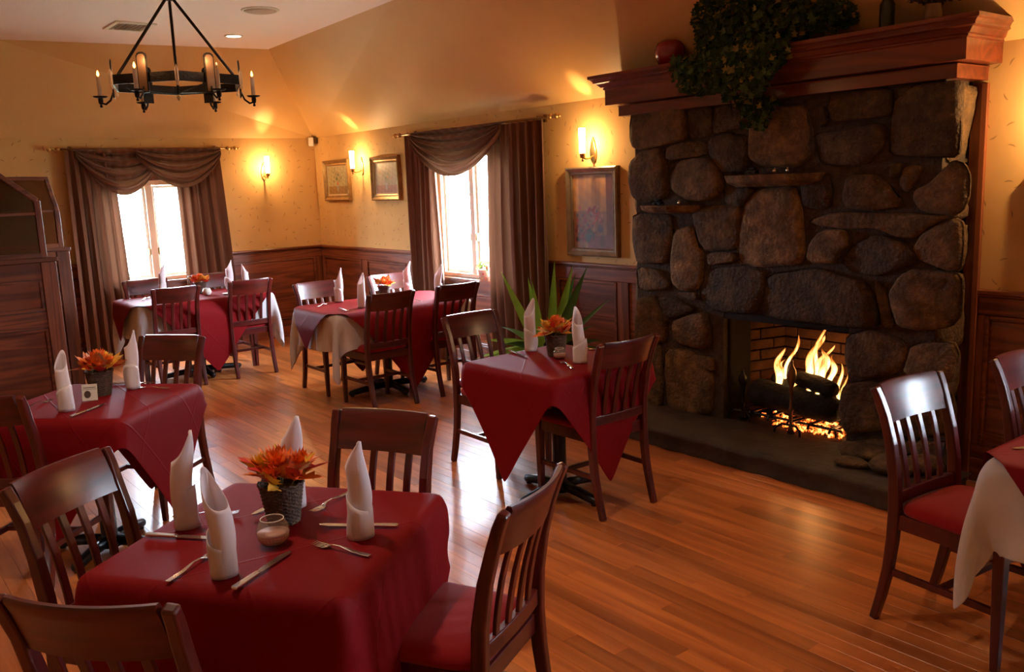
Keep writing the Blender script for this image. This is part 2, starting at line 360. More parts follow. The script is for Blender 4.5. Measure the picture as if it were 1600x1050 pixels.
# ------------------------------------------------------------------ room shell
H = 2.303; HC = 3.14; XR = 12.0; YF = -8.0; RAIL = 1.047
def side_box(side):
    def f(mb, a0, a1, d0, d1, z0, z1):
        if side == 'back': mb.box(a0, a1, -d1, -d0, z0, z1)
        elif side == 'left': mb.box(d0, d1, a0, a1, z0, z1)
        elif side == 'right': mb.box(XR-d1, XR-d0, a0, a1, z0, z1)
        else: mb.box(a0, a1, YF+d0, YF+d1, z0, z1)
        return mb
    return f
def wall(name, side, a0, a1, top, holes, mat):
    """wall slab with rectangular holes (h0,h1,z0,z1)"""
    mb = MB(); B = side_box(side)
    cuts = sorted(holes); x = a0
    for h0, h1, z0, z1 in cuts:
        B(mb, x, h0, -.15, 0, 0, top)
        if z0 > 0: B(mb, h0, h1, -.15, 0, 0, z0)
        B(mb, h0, h1, -.15, 0, z1, top); x = h1
    B(mb, x, a1, -.15, 0, 0, top)
    return tag(mb.build(name, mat), kind='structure')
W1Y0, W1Y1, W1Z0, W1Z1 = -2.45, -1.50, .80, 1.86
W2X0, W2X1, W2Z0, W2Z1 = 2.55, 3.75, .82, 2.02
FX0, FX1, FZ1 = 6.24, 7.08, .82
wall_left = wall('wall_left', 'left', YF, 0, H, [(W1Y0, W1Y1, W1Z0, W1Z1)], M['paper_x'])
wall_back = wall('wall_back', 'back', -.15, XR, H, [(W2X0, W2X1, W2Z0, W2Z1), (6.0, 7.15, 0, .95), (9.5, 10.6, .82, 2.02)], M['paper_y'])
wall_right = wall('wall_right', 'right', YF, 0, HC, [], M['paper_x'])
wall_front = wall('wall_front', 'front', 0, XR, HC, [], M['paper_y'])
# hipped ceiling: flat field, two sloping sides meeting in a hip at the corner
CE = (.85, -.85)
ceiling = MB().prism([(CE[0], CE[1]), (.45, -3.3), (.45, YF), (XR, YF), (XR, -1.0), (3.54, -.97)], HC, HC+.1).build('ceiling', M['ceil'])
tag(ceiling, kind='structure')
def slab(name, quads):
    mb = MB()
    for q in quads: mb.add(q, [tuple(range(len(q)))])
    return tag(mb.build(name, M['slope'], ceiling, solid=.02), None)
slab('ceiling_slope', [[(0, 0, H), (CE[0], CE[1], HC+.02), (.45, -3.3, HC+.02), (0, -3.3, H)], [(0, -3.3, H), (.45, -3.3, HC+.02), (.45, YF, HC+.02), (0, YF, H)]])
slab('ceiling_slope', [[(0, 0, H), (3.54, 0, H), (3.54, -.97, HC+.02), (CE[0], CE[1], HC+.02)], [(3.54, 0, H), (XR, 0, H), (XR, -1.0, HC+.02), (3.54, -.97, HC+.02)]])
# roof over it all keeps the daylight out
tag(MB().box(-.5, XR+.3, YF-.3, .5, HC+.12, HC+.2).build('roof', M['ceil']), kind='structure')
mb = MB(); mb.box(-.17, -.12, YF, .15, H-.1, HC+.13); mb.box(-.15, XR, .12, .17, H-.1, HC+.13)
tag(mb.build('roof_skirt', M['slope']), kind='structure')  # unseen outer strips closing the gap under the roof against daylight
# ---- wainscot
def wainscot(wobj, side, segs, stiles, top_gap=()):
    B = side_box(side); mat_l = M['oakx'] if side == 'back' else M['oaky']
    a0, a1 = segs
    bb = MB()
    def ranges(z0, z1):
        r = [(a0, a1)]
        for g0, g1, gz in top_gap:
            if z1 > gz: r = [q for x0, x1 in r for q in ((x0, min(x1, g0)), (max(x0, g1), x1)) if q[1]-q[0] > .01]
        return r
    bk = MB()
    for x0, x1 in ranges(0, 1.0): B(bk, x0, x1, 0, .010, .0, 1.0)
    for g0, g1, gz in top_gap: B(bk, g0, g1, 0, .010, 0, gz-.02)
    bk.build('wainscot_backing', mat_l, wobj)
    B(bb, a0, a1, .010, .030, 0, .13); bb.build('baseboard', mat_l, wobj, bevel=.004)
    bb = MB(); B(bb, a0, a1, .010, .024, .132, .20); bb.build('rail', mat_l, wobj, bevel=.003)
    for x0, x1 in ranges(.9, 1.0):
        bb = MB(); B(bb, x0, x1, .010, .024, .915, 1.008); bb.build('rail', mat_l, wobj, bevel=.003)
        bb = MB(); B(bb, x0, x1, 0, .048, 1.024, RAIL); B(bb, x0, x1, 0, .034, 1.010, 1.023); bb.build('chair_rail', mat_l, wobj, bevel=.005)
    for g0, g1, gz in top_gap:
        bb = MB(); B(bb, g0, g1, .010, .024, gz-.13, gz-.02); bb.build('rail', mat_l, wobj, bevel=.003)
    for s0, s1 in stiles:
        t = .913
        for g0, g1, gz in top_gap:
            if s1 > g0 and s0 < g1: t = gz-.132
        bb = MB(); B(bb, s0, s1, .010, .0238, .202, t); bb.build('stile', M['oakz'], wobj, bevel=.003)
    for (p0, p1), (q0, q1) in zip(stiles[:-1], stiles[1:]):
        if q0-p1 < .08: continue
        t = .913
        for g0, g1, gz in top_gap:
            if q0 > g0+.02 and p1 < g1-.02: t = gz-.132
        bb = MB(); B(bb, p1+.03, q0-.03, .010, .0175, .232, t-.03)
        for k in ((p1+.002, p1+.022, .204, t-.002), (q0-.022, q0-.002, .204, t-.002), (p1+.024, q0-.024, .204, .222), (p1+.024, q0-.024, t-.020, t-.002)):
            B(bb, k[0], k[1], .010, .030, k[2], k[3])
        bb.build('wainscot_panel', mat_l, wobj, bevel=.003)
wainscot(wall_back, 'back', (.03, 5.6), [(.03, .10), (1.0, 1.12), (1.95, 2.07), (2.49, 2.56), (3.74, 3.83), (4.22, 4.32), (5.0, 5.12)], [(W2X0, W2X1, .82)])
wainscot(wall_back, 'back', (7.68, XR), [(7.68, 7.72), (8.75, 8.87), (9.42, 9.5), (10.6, 10.68), (11.93, 12)], [(9.5, 10.6, .82)])
wainscot(wall_left, 'left', (YF, 0), [(-8, -7.9), (-6.9, -6.78), (-5.8, -5.68), (-4.7, -4.58), (-3.6, -3.48), (-2.55, -2.45), (-1.50, -1.38), (-.11, -.03)], [(W1Y0, W1Y1, .80)])
# ---- floor of narrow oak boards
floor = tag(MB().box(-.15, XR+.15, YF-.15, .15, -.06, -.012).build('floor', M['gap']), kind='structure')
PW = .076; planks = []; rnd = random.Random(3)
y = -7.6; row = 0
while y < -.03:
    x = .0-rnd.random()*1.2
    while x < XR:
        L = rnd.uniform(.55, 1.7); x0 = max(x, 0.0); x1 = min(x+L, XR)
        if x1-x0 > .05: planks.append((x0, x1, y, min(y+PW, -.03)))
        x += L
    y += PW
def inview(p):
    d = Vector(p)-CAM; z = d.dot(cf)
    if z < .2: return None
    return 800+1381*d.dot(cr)/z, 525-1381*d.dot(cu)/z, z
def score(p):
    c = inview(((p[0]+p[1])/2, (p[2]+p[3])/2, 0))
    if c is None or not (-200 < c[0] < 1800 and 200 < c[1] < 1250): return 0
    return (p[1]-p[0])/c[2]**2
planks.sort(key=score, reverse=True)
rest = MB()
for i, (x0, x1, y0, y1) in enumerate(planks):
    if i < 300:
        cx, cy = (x0+x1)/2, (y0+y1)/2; hx, hy = (x1-x0)/2-.0003, (y1-y0)/2-.0004
        c = .0005; mb = MB(); up = 0
        v = [(-hx, -hy, -.011), (hx, -hy, -.011), (hx, hy, -.011), (-hx, hy, -.011), (-hx, -hy, up-c), (hx, -hy, up-c), (hx, hy, up-c), (-hx, hy, up-c), (-hx+c, -hy+c, up), (hx-c, -hy+c, up), (hx-c, hy-c, up), (-hx+c, hy-c, up)]
        mb.add(v, [(0, 1, 5, 4), (1, 2, 6, 5), (2, 3, 7, 6), (3, 0, 4, 7), (4, 5, 9, 8), (5, 6, 10, 9), (6, 7, 11, 10), (7, 4, 8, 11), (8, 9, 10, 11), (3, 2, 1, 0)])
        mb.build('floor_plank', M['floor'], floor, loc=(cx, cy, 0))
    else:
        rest.box(x0+.0005, x1-.0005, y0+.0007, y1-.0007, -.011, 0)
# the rest, joined; a per-board tone keeps them like the others
def rest_mat():
    m = M['floor'].copy(); m.name = 'oak_floor_plank_far'; nt = m.node_tree
    at = nt.nodes.new('ShaderNodeAttribute'); at.attribute_name = 'tone'
    for l in list(nt.links):
        if l.from_node.type == 'OBJECT_INFO': nt.links.new(at.outputs['Fac'], l.to_socket)
    return m
ro = rest.build('floor_plank', rest_mat(), floor); ro['kind'] = 'stuff'
a = ro.data.attributes.new('tone', 'FLOAT', 'FACE'); nb = len(ro.data.polygons)//6
a.data.foreach_set('value', np.repeat(np.random.default_rng(2).random(nb), 6).astype(np.float32))
# ---- outside
tag(MB().box(-40, 40, .3, 45, -.5, -.4).box(-40, -.3, -40, .3, -.5, -.4).build('ground', plain('pale_winter_lawn', (.22, .25, .17), .95)), kind='structure')
rr = random.Random(5)
def shrub(name, cx, cy, cz, rx, ry, rz, n, size, mat, label, cat):
    mb = MB()
    for _ in range(n):
        d = Vector((rr.gauss(0, 1), rr.gauss(0, 1), rr.gauss(0, 1))).normalized()*rr.uniform(.75, 1)
        c = Vector((cx+d.x*rx, cy+d.y*ry, cz+d.z*rz)); a = Vector((rr.gauss(0, 1), rr.gauss(0, 1), rr.gauss(0, 1))).normalized(); b = a.cross(d).normalized()
        mb.add([c-a*size, c+b*size*.5, c+a*size, c-b*size*.5], [(0, 1, 2, 3)])
    return tag(mb.build(name, mat), label, cat, kind='stuff')
M['hedge'] = plain('hedge_leaf', (.05, .07, .03), .7)
shrub('hedge', -5, -2.2, -.1, .8, 3.0, .7, 1500, .11, M['hedge'], 'faint low hedge outside behind the left window', 'hedge')
shrub('hedge', 2.0, 5, -.3, 3.0, .8, .7, 1500, .11, M['hedge'], 'faint low hedge outside behind the window by the long table', 'hedge')
# ---- windows
def window(name, side, a0, a1, z0, z1, mul, bars, sill=True):
    B = side_box(side); root = tag(empty(name), kind='structure')
    mb = MB()
    for q in ((a0, a0+.045, z0, z1), (a1-.045, a1, z0, z1), (a0+.045, a1-.045, z1-.05, z1), (a0+.045, a1-.045, z0, z0+.04)): B(mb, q[0], q[1], -.13, -.02, q[2], q[3])
    mb.build('window_frame', M['winframe'], root, bevel=.003)
    mb = MB(); B(mb, mul-.035, mul+.035, -.12, -.03, z0+.04, z1-.05); mb.build('mullion', M['winframe'], root, bevel=.004)
    for s0, s1 in ((a0+.047, mul-.037), (mul+.037, a1-.047)):
        mb = MB(); t = .028
        for q in ((s0, s0+t, z0+.042, z1-.052), (s1-t, s1, z0+.042, z1-.052), (s0+t, s1-t, z0+.042, z0+.042+t), (s0+t, s1-t, z1-.052-t, z1-.052)): B(mb, q[0], q[1], -.10, -.06, q[2], q[3])
        sash = mb.build('sash', M['winwhite'], root, bevel=.002)
        for bz in bars:
            mb = MB(); B(mb, s0+t, s1-t, -.088, -.076, bz-.004, bz+.004); mb.build('glazing_bar', M['lead'], sash)
        mb = MB(); B(mb, s0+t, s1-t, -.0815, -.0790, z0+.07, z1-.08); mb.build('pane', M['glass'], sash)
        mb = MB(); c = mul-.05 if s1 < mul else mul+.05
        B(mb, c-.008, c+.008, -.058, -.035, (z0+z1)/2-.25, (z0+z1)/2-.18); mb.build('latch', M['brass'], sash, bevel=.003)
    mb = MB(); B(mb, a0-.02, a1+.02, -.13, .05, z0-.03, z0); mb.build('sill', M['oaky'] if side == 'left' else M['oakx'], root, bevel=.005)
    mb = MB()
    for q in ((a0-.07, a0, z0, z1+.07), (a1, a1+.07, z0, z1+.07), (a0, a1, z1, z1+.07)): B(mb, q[0], q[1], .0, .02, q[2], q[3])
    mb.build('casing', M['oakz'], root, bevel=.004)
    return root
window('window_1', 'left', W1Y0, W1Y1, W1Z0, W1Z1, -1.935, (1.46, 1.12))
window('window_2', 'back', W2X0, W2X1, W2Z0, W2Z1, 3.08, (1.60, 1.22))
window('window_3', 'back', 9.5, 10.6, .82, 2.02, 10.05, (1.60, 1.22))
tag(MB().grid(lambda u, v: (9.46+1.18*u, -.06+.012*math.sin(u*70), 2.06-1.26*v), 60, 3).build('curtain', M['sheer'], smooth=True), 'unseen sheer white curtain, added to dim the daylight, over the window right of the photo', 'curtain')  # unseen voile added to weaken and spread the daylight from this window
# ---- pilaster beside the stonework
mb = MB().box(7.635, 7.675, -.012, 0, 0, 2.1).box(7.60, 7.675, -.035, -.012, 0, 2.1).box(7.655, 7.685, -.05, -.035, 0, 2.1)
tag(mb.build('trim_2', M['oakz'], bevel=.003), kind='structure')

# ------------------------------------------------------------------ curtains
def rod(name, p0, p1, label):
    r = tag(empty(name, p0), label, 'curtain rod'); P0 = Vector((0, 0, 0)); P1 = Vector(p1)-Vector(p0); d = P1.normalized()
    MB().sweep([P0, P1], .011, 10).build('pole', M['bronze'], r, smooth=True)
    for e, s in ((P0, -1), (P1, 1)):
        mb = MB()
        for k, rad in ((.02, .024), (.062, .017), (.098, .024), (.135, .014)): mb.ball(e+d*s*k, rad, 10, 7)
        mb.build('finial', M['brass'], r, smooth=True)
    nrm = Vector((-d.y, d.x, 0))
    if name: 
        for t in (.06, .94):
            c = P0.lerp(P1, t); w = Vector((1, 0, 0)) if abs(d.y) > .5 else Vector((0, -1, 0))
            MB().sweep([c-w*.092, c, c+Vector((0, 0, .018))], .007, 8).box(-.012, .012, -.012, .012, -.03, .03, Matrix.Translation(c-w*.088)).build('bracket', M['bronze'], r)
    return r
def panel(name, side, a0, a1, z0, z1, d, folds, label, lean=(0, 0), pinch=0, seed=1, cat='curtain'):
    """hanging curtain panel; a runs along the wall, d is the distance from it"""
    q = random.Random(seed); ph = [q.uniform(0, 6.28) for _ in range(4)]
    def fn(u, v):
        z = z1+(z0-z1)*v
        w = 1-pinch*math.sin(PI*min(1, v*1.05))
        a = a0+(a1-a0)*((u-.5)*w+.5)+lean[0]*v*(1-u)+lean[1]*v*u
        amp = .018+.022*min(1, v*2.2)
        f = math.sin(u*folds*2*PI+ph[0]+.5*math.sin(u*9+ph[1]))*amp+.012*math.sin(u*folds*4.3*PI+ph[2])*(1-.4*v)+.008*math.sin(u*5+v*4+ph[3])
        dd = d+f
        if side == 'back': return (a+.006*math.sin(u*folds*4*PI+ph[1]), -dd, z)
        return (dd, a+.006*math.sin(u*folds*4*PI+ph[1]), z)
    return tag(MB().grid(fn, folds*12+1, 26).build(name, M['curtain'], smooth=True), label, cat)
def swag(name, side, a0, a1, z1, drop, d, nf, label, skew=0, tail=.25, seed=1):
    q = random.Random(seed)
    def fn(u, v):
        s = u
        sh = math.sin(PI*min(1, max(0, s+skew*s*(1-s))))**.72
        dz = v*drop*sh + v*.07
        gather = 1-.10*v*sh
        a = a0+(a1-a0)*((s-.5)*gather+.5)
        env = math.sin(PI*s)**.4
        dd = d+.035*env*v+.032*math.sin(v**.85*nf*2*PI+.8*math.sin(s*4+seed))*(.35+.65*env)+.010*math.sin(v*nf*5.3*PI+s*5)*env+.010*math.sin(s*60+seed*3)*(1-v)**2
        return (a, -dd, z1-dz) if side == 'back' else (dd, a, z1-dz)
    return tag(MB().grid(fn, 80, nf*16+1).build(name, M['curtain'], smooth=True), label, 'curtain swag')
rod('curtain_rod', (.095, -2.77, 2.185), (.095, -1.10, 2.185), 'thin bronze curtain rod above the left window')
panel('curtain', 'left', -2.74, -2.30, .02, 2.17, .10, 5, 'brown curtain panel hanging left of the left window, beside the booth', lean=(-.02, .06), seed=3)
panel('curtain', 'left', -1.70, -1.20, .02, 2.17, .10, 5, 'brown curtain panel right of the left window, towards the wall lamp', lean=(.02, .07), seed=4)
swag('curtain_swag', 'left', -2.64, -1.80, 2.185, .40, .125, 4, 'brown swag draped over the left half of the left window', seed=2)
swag('curtain_swag', 'left', -2.08, -1.19, 2.185, .34, .165, 4, 'brown swag draped over the right half of the left window', seed=5)
rod('curtain_rod', (2.10, -.095, 2.195), (4.34, -.095, 2.195), 'bronze curtain rod with gilt ball finials above the window by the fireplace')
panel('curtain', 'back', 2.19, 2.68, .02, 2.18, .10, 5, 'brown curtain panel left of the bright window, beside the small pictures', lean=(.0, .05), seed=6)
panel('curtain', 'back', 3.55, 4.30, .02, 2.18, .10, 7, 'wide brown curtain panel right of the bright window, behind the leafy floor plant', lean=(.0, .0), seed=8)
swag('curtain_swag', 'back', 2.36, 3.78, 2.20, .36, .14, 5, 'deep brown swag hanging across the bright window by the fireplace', seed=7)

# ------------------------------------------------------------------ fireplace
STONES=[[(5.463,2.153),(5.724,2.14),(5.913,2.128),(5.929,2.026),(5.917,1.93),(5.779,1.904),(5.551,1.881),(5.464,1.899),(5.437,1.954),(5.442,2.062)],[(5.94,2.124),(6.134,2.133),(6.155,2.017),(6.103,1.931),(5.939,1.92)],[(6.161,2.118),(6.417,2.119),(6.438,2.066),(6.433,1.965),(6.279,1.964),(6.166,1.943),(6.145,2.01)],[(6.113,1.914),(6.238,1.951),(6.399,1.912),(6.424,1.784),(6.41,1.713),(6.218,1.703),(6.155,1.763),(6.108,1.848)],[(5.779,1.886),(5.928,1.908),(6.086,1.903),(6.102,1.832),(6.049,1.813),(5.766,1.8)],[(5.538,1.868),(5.732,1.88),(5.754,1.779),(5.776,1.621),(5.74,1.56),(5.532,1.525),(5.444,1.572),(5.414,1.683),(5.423,1.792)],[(5.859,1.792),(6.005,1.801),(6.134,1.793),(6.208,1.72),(6.219,1.596),(6.113,1.54),(5.948,1.536),(5.811,1.603),(5.789,1.691)],[(6.446,2.066),(6.522,2.076),(6.678,2.065),(6.782,2.065),(6.83,1.961),(6.858,1.805),(6.752,1.723),(6.61,1.731),(6.516,1.739),(6.424,1.784),(6.433,1.91)],[(6.218,1.65),(6.371,1.622),(6.47,1.596),(6.392,1.512),(6.362,1.488),(6.24,1.513)],[(5.454,1.446),(5.774,1.442),(5.808,1.332),(5.784,1.242),(5.782,1.129),(5.511,1.108),(5.475,1.204),(5.445,1.325)],[(5.826,1.332),(5.981,1.37),(6.014,1.249),(6.063,1.19),(6.052,1.024),(6.012,0.96),(5.887,0.942),(5.811,0.991),(5.8,1.153)],[(5.992,1.456),(6.113,1.495),(6.322,1.502),(6.372,1.49),(6.344,1.259),(6.282,1.228),(6.08,1.217),(6.036,1.267),(6.003,1.379)],[(6.402,1.524),(6.48,1.588),(6.731,1.603),(6.773,1.51),(6.787,1.428),(6.796,1.337),(6.807,1.252),(6.785,1.175),(6.712,1.156),(6.484,1.137),(6.349,1.151),(6.338,1.301),(6.378,1.425)],[(6.102,1.198),(6.323,1.21),(6.332,1.159),(6.134,1.124),(6.107,1.131)],[(5.472,1.059),(5.536,1.081),(5.673,1.069),(5.793,0.99),(5.774,0.945),(5.482,0.908)],[(5.506,0.858),(5.646,0.883),(5.682,0.797),(5.766,0.721),(5.743,0.716),(5.741,0.584),(5.507,0.53),(5.475,0.586),(5.485,0.761)],[(5.676,0.871),(5.804,0.895),(5.921,0.843),(6.012,0.831),(5.92,0.78),(5.79,0.747),(5.742,0.765)],[(5.845,0.925),(6.012,0.937),(6.023,0.898),(5.989,0.885),(5.921,0.898)],[(6.112,1.101),(6.425,1.13),(6.548,1.099),(6.539,1.005),(6.482,0.86),(6.407,0.838),(6.156,0.826),(6.051,0.892),(6.04,0.988)],[(6.567,1.084),(6.793,1.125),(6.901,1.138),(7.068,1.102),(7.183,1.088),(7.251,0.988),(7.273,0.838),(7.094,0.827),(6.86,0.829),(6.711,0.823),(6.595,0.833),(6.512,0.862),(6.521,0.954)],[(5.795,0.717),(5.95,0.781),(6.085,0.808),(6.121,0.725),(6.115,0.589),(6.036,0.561),(5.827,0.584)],[(5.734,0.527),(5.948,0.533),(6.121,0.438),(6.145,0.309),(6.133,0.148),(5.907,0.088),(5.749,0.093),(5.711,0.301)],[(5.973,0.517),(6.151,0.515),(6.169,0.435),(6.103,0.44)],[(6.859,2.032),(6.929,2.049),(6.953,1.952),(6.901,1.935),(6.865,1.959)],[(6.958,2.113),(7.306,2.107),(7.318,1.982),(7.281,1.96),(7.088,1.958),(6.987,1.957),(6.947,2.021)],[(6.862,1.901),(7.048,1.904),(7.25,1.927),(7.287,1.877),(7.259,1.792),(7.185,1.723),(7.036,1.714),(6.91,1.734),(6.886,1.811)],[(7.348,2.091),(7.426,2.106),(7.406,2.059),(7.365,2.056)],[(7.343,2.047),(7.455,2.102),(7.672,2.1),(7.668,1.986),(7.671,1.865),(7.666,1.738),(7.485,1.747),(7.315,1.763),(7.317,1.911)],[(6.786,1.627),(6.845,1.669),(6.956,1.673),(6.984,1.592),(6.973,1.491),(6.885,1.477),(6.794,1.499)],[(7.084,1.662),(7.22,1.665),(7.3,1.626),(7.377,1.526),(7.383,1.49),(7.226,1.472),(7.081,1.485),(7.054,1.544)],[(7.309,1.716),(7.385,1.718),(7.376,1.671),(7.332,1.642)],[(7.397,1.699),(7.494,1.703),(7.474,1.64),(7.41,1.562),(7.37,1.614)],[(7.527,1.607),(7.596,1.675),(7.643,1.718),(7.699,1.695),(7.725,1.633),(7.724,1.53),(7.696,1.472),(7.641,1.442),(7.496,1.47),(7.453,1.526),(7.458,1.576)],[(6.843,1.411),(7.013,1.459),(7.411,1.455),(7.648,1.446),(7.538,1.391),(7.463,1.33),(7.376,1.332),(7.267,1.378),(7.078,1.373),(6.895,1.389)],[(7.579,1.396),(7.663,1.432),(7.707,1.407),(7.713,1.283),(7.704,1.18),(7.638,1.171),(7.503,1.215),(7.462,1.275),(7.509,1.352)],[(6.828,1.194),(6.85,1.286),(6.915,1.36),(7.061,1.36),(7.103,1.287),(7.037,1.24),(7.011,1.179),(6.881,1.171)],[(7.052,1.195),(7.125,1.283),(7.252,1.342),(7.401,1.307),(7.482,1.241),(7.468,1.202),(7.342,1.147),(7.259,1.119),(7.13,1.127)],[(7.396,1.123),(7.47,1.164),(7.69,1.154),(7.715,1.122),(7.716,0.95),(7.666,0.881),(7.514,0.85),(7.406,0.86),(7.369,0.958),(7.35,1.036)],[(7.256,1.091),(7.307,1.063),(7.362,0.941),(7.357,0.847),(7.321,0.843),(7.283,0.967)],[(7.097,0.771),(7.242,0.822),(7.444,0.764),(7.447,0.682),(7.391,0.598),(7.233,0.546),(7.122,0.553),(7.085,0.651)],[(7.466,0.764),(7.685,0.806),(7.719,0.734),(7.695,0.579),(7.433,0.604),(7.455,0.691)],[(7.082,0.482),(7.252,0.538),(7.356,0.516),(7.359,0.276),(7.113,0.205),(7.067,0.344)],[(7.37,0.51),(7.688,0.557),(7.718,0.331),(7.539,0.27),(7.372,0.27)],[(7.133,0.166),(7.352,0.219),(7.516,0.239),(7.518,0.172),(7.155,0.087)],[(7.069,0.049),(7.285,0.095),(7.278,0.007),(7.061,-0.023)],[(7.299,0.091),(7.519,0.155),(7.549,0.025),(7.379,-0.035),(7.288,0.004)],[(7.524,0.249),(7.712,0.314),(7.725,0.102),(7.566,0.029),(7.531,0.157)],[(5.482,0.605),(5.683,0.552),(5.709,0.362),(5.691,0.097),(5.5,0.017),(5.461,0.281)]]
fp = tag(empty('fireplace', (0, 0, 0)), 'large fieldstone fireplace with a heavy red oak mantel and a lit fire', 'fireplace')
# masonry core with the firebox opening
mb = MB()
mb.box(5.47, FX0-.02, -.285, 0, 0, 2.115); mb.box(FX1+.02, 7.585, -.285, 0, 0, 2.115); mb.box(FX0-.02, FX1+.02, -.285, 0, FZ1+.02, 2.115)
mb.build('mortar', M['mortar'], fp)
SHELF = set()
def stone_mesh(poly, depth, seed, bulge=.045, y0=-.275):
    q = random.Random(seed)
    cx = sum(p[0] for p in poly)/len(poly); cz = sum(p[1] for p in poly)/len(poly)
    P = [((p[0]-cx)*1.045, (p[1]-cz)*1.045) for p in poly]
    # resample, softened corners
    def subdiv(P):
        R = []
        for i in range(len(P)):
            a, b = P[i], P[(i+1) % len(P)]; R.append((a[0]*.84+b[0]*.16, a[1]*.84+b[1]*.16)); R.append((a[0]*.16+b[0]*.84, a[1]*.16+b[1]*.84))
        return R
    P = subdiv(P)
    if len(P) < 14: P = subdiv(P)
    n = len(P); sz = min(max(p[0] for p in P)-min(p[0] for p in P), max(p[1] for p in P)-min(p[1] for p in P))
    b = min(bulge, sz*.22)
    rings = [(1.0, 0), (1.0, depth*.55), (.985, depth-b*.55), (.95, depth-b*.15), (.84, depth), (.5, depth+b*.12)]
    v = []; ph = q.uniform(0, 6)
    kx, kz = q.uniform(-.12, .12), q.uniform(-.16, .10)
    for k, (s, d) in enumerate(rings):
        for i, (x, z) in enumerate(P):
            j = 0 if k < 1 else q.uniform(-.5, .5)*.012
            dd = d + (0 if k < 2 else (x*kx+z*kz)+j*.8+.006*math.sin(9*x+7*z+ph))
            v.append((x*s+j*.4, y0-dd, z*s+j*.4))
    v.append((0, y0-depth-b*.15, 0)); f = []
    for k in range(len(rings)-1):
        for i in range(n):
            i2 = (i+1) % n; f.append((k*n+i, k*n+i2, (k+1)*n+i2, (k+1)*n+i))
    c = len(v)-1; k = len(rings)-1
    f += [(k*n+i, k*n+(i+1) % n, c) for i in range(n)]
    return MB().add(v, f), cx, cz
PALE = {10: 1.5, 7: 1.35, 12: 1.5, 40: 1.2, 0: 1.05, 32: 1.2, 35: 1.1, 34: 1.1, 22: 1.1, 21: 1.15, 37: 1.1, 4: .9, 6: 1.15}
DARK = {1: .5, 2: .55, 3: .55, 8: .5, 16: .45, 18: .5, 19: .5, 23: .5, 24: .55, 25: .6, 26: .6, 27: .6, 28: .45, 36: .5}
for i, p in enumerate(STONES):
    dep = random.Random(i).uniform(.028, .055)
    mb, cx, cz = stone_mesh(p, dep, i)
    o = mb.build('stone', M['stone'], fp, smooth=True, loc=(cx, 0, cz))
    o['tone'] = PALE.get(i, DARK.get(i, random.Random(i+50).uniform(.75, 1.1)))
# stones returning along the right-hand cheek, and the left one
for k, (z0, z1) in enumerate(((.12, .44), (.46, .73), (.74, 1.14), (1.15, 1.40), (1.42, 1.70), (1.71, 2.10))):
    poly = [(-.27, z0+.01), (-.02, z0), (-.012, z1-.02), (-.14, z1-.005), (-.28, z1-.012)]
    mb, cx, cz = stone_mesh(poly, .03, 90+k, y0=-.0)
    o = mb.build('stone', M['stone'], fp, smooth=True); o.matrix_world = Matrix.Translation((7.585, cx, cz)) @ Matrix.Rotation(PI/2, 4, 'Z'); o['tone'] = 1.05
    mb, cx, cz = stone_mesh([(-y_, z_) for y_, z_ in poly], .03, 120+k, y0=-.0)
    o = mb.build('stone', M['stone'], fp, smooth=True); o.matrix_world = Matrix.Translation((5.475, -cx, cz)) @ Matrix.Rotation(-PI/2, 4, 'Z'); o['tone'] = 1.0
# ledge stones that stick out as little shelves
def ledge(x0, x1, z, t, out, seed, tone):
    q = random.Random(seed); P = []
    for i in range(9):
        u = i/8; P.append((x0+(x1-x0)*u, -.29-out*math.sin(PI*min(1, max(0, u*.9+.07)))**.6*q.uniform(.9, 1.05)))
    P += [(x1, -.27), (x0, -.27)]
    mb = MB(); n = len(P); cx = (x0+x1)/2
    v = [(x, y, z) for x, y in P]+[(cx+(x-cx)*.96, -.27+(y+.27)*.9, z-t*.6) for x, y in P]+[(cx+(x-cx)*.8, -.27+(y+.27)*.55, z-t) for x, y in P]
    f = [tuple(range(n)), tuple(range(3*n-1, 2*n-1, -1))]+[(r*n+i, r*n+(i+1) % n, (r+1)*n+(i+1) % n, (r+1)*n+i) for r in range(2) for i in range(n)]
    o = mb.add(v, f).build('ledge_stone', M['stone'], fp, bevel=.006); o['tone'] = tone
ledge(6.27, 6.93, 1.685, .07, .16, 4, 1.35)
ledge(5.56, 6.06, 1.505, .05, .15, 5, 1.3)
# hearth slab and firebox
mb = MB()
def hb(u, v):
    x = 5.45+2.35*u; a = 2*PI*0; prof = [(-.25, .115), (-.70, .118), (-.745, .108), (-.755, .095), (-.75, .05), (-.762, .004)]
    t = v*(len(prof)-1); i = min(int(t), len(prof)-2); w = t-i
    y = prof[i][0]*(1-w)+prof[i+1][0]*w; z = prof[i][1]*(1-w)+prof[i+1][1]*w
    n = .006*math.sin(x*13)+.005*math.sin(x*31+2)
    return (x, y+n*(1 if v > .3 else 0), z+.003*math.sin(x*17+y*20))
mb.grid(hb, 90, 24); mb.build('hearth', M['hearth'], fp, smooth=True)
MB().box(5.46, 7.79, -.74, -.30, 0, .10).build('hearth_base', M['mortar'], fp)
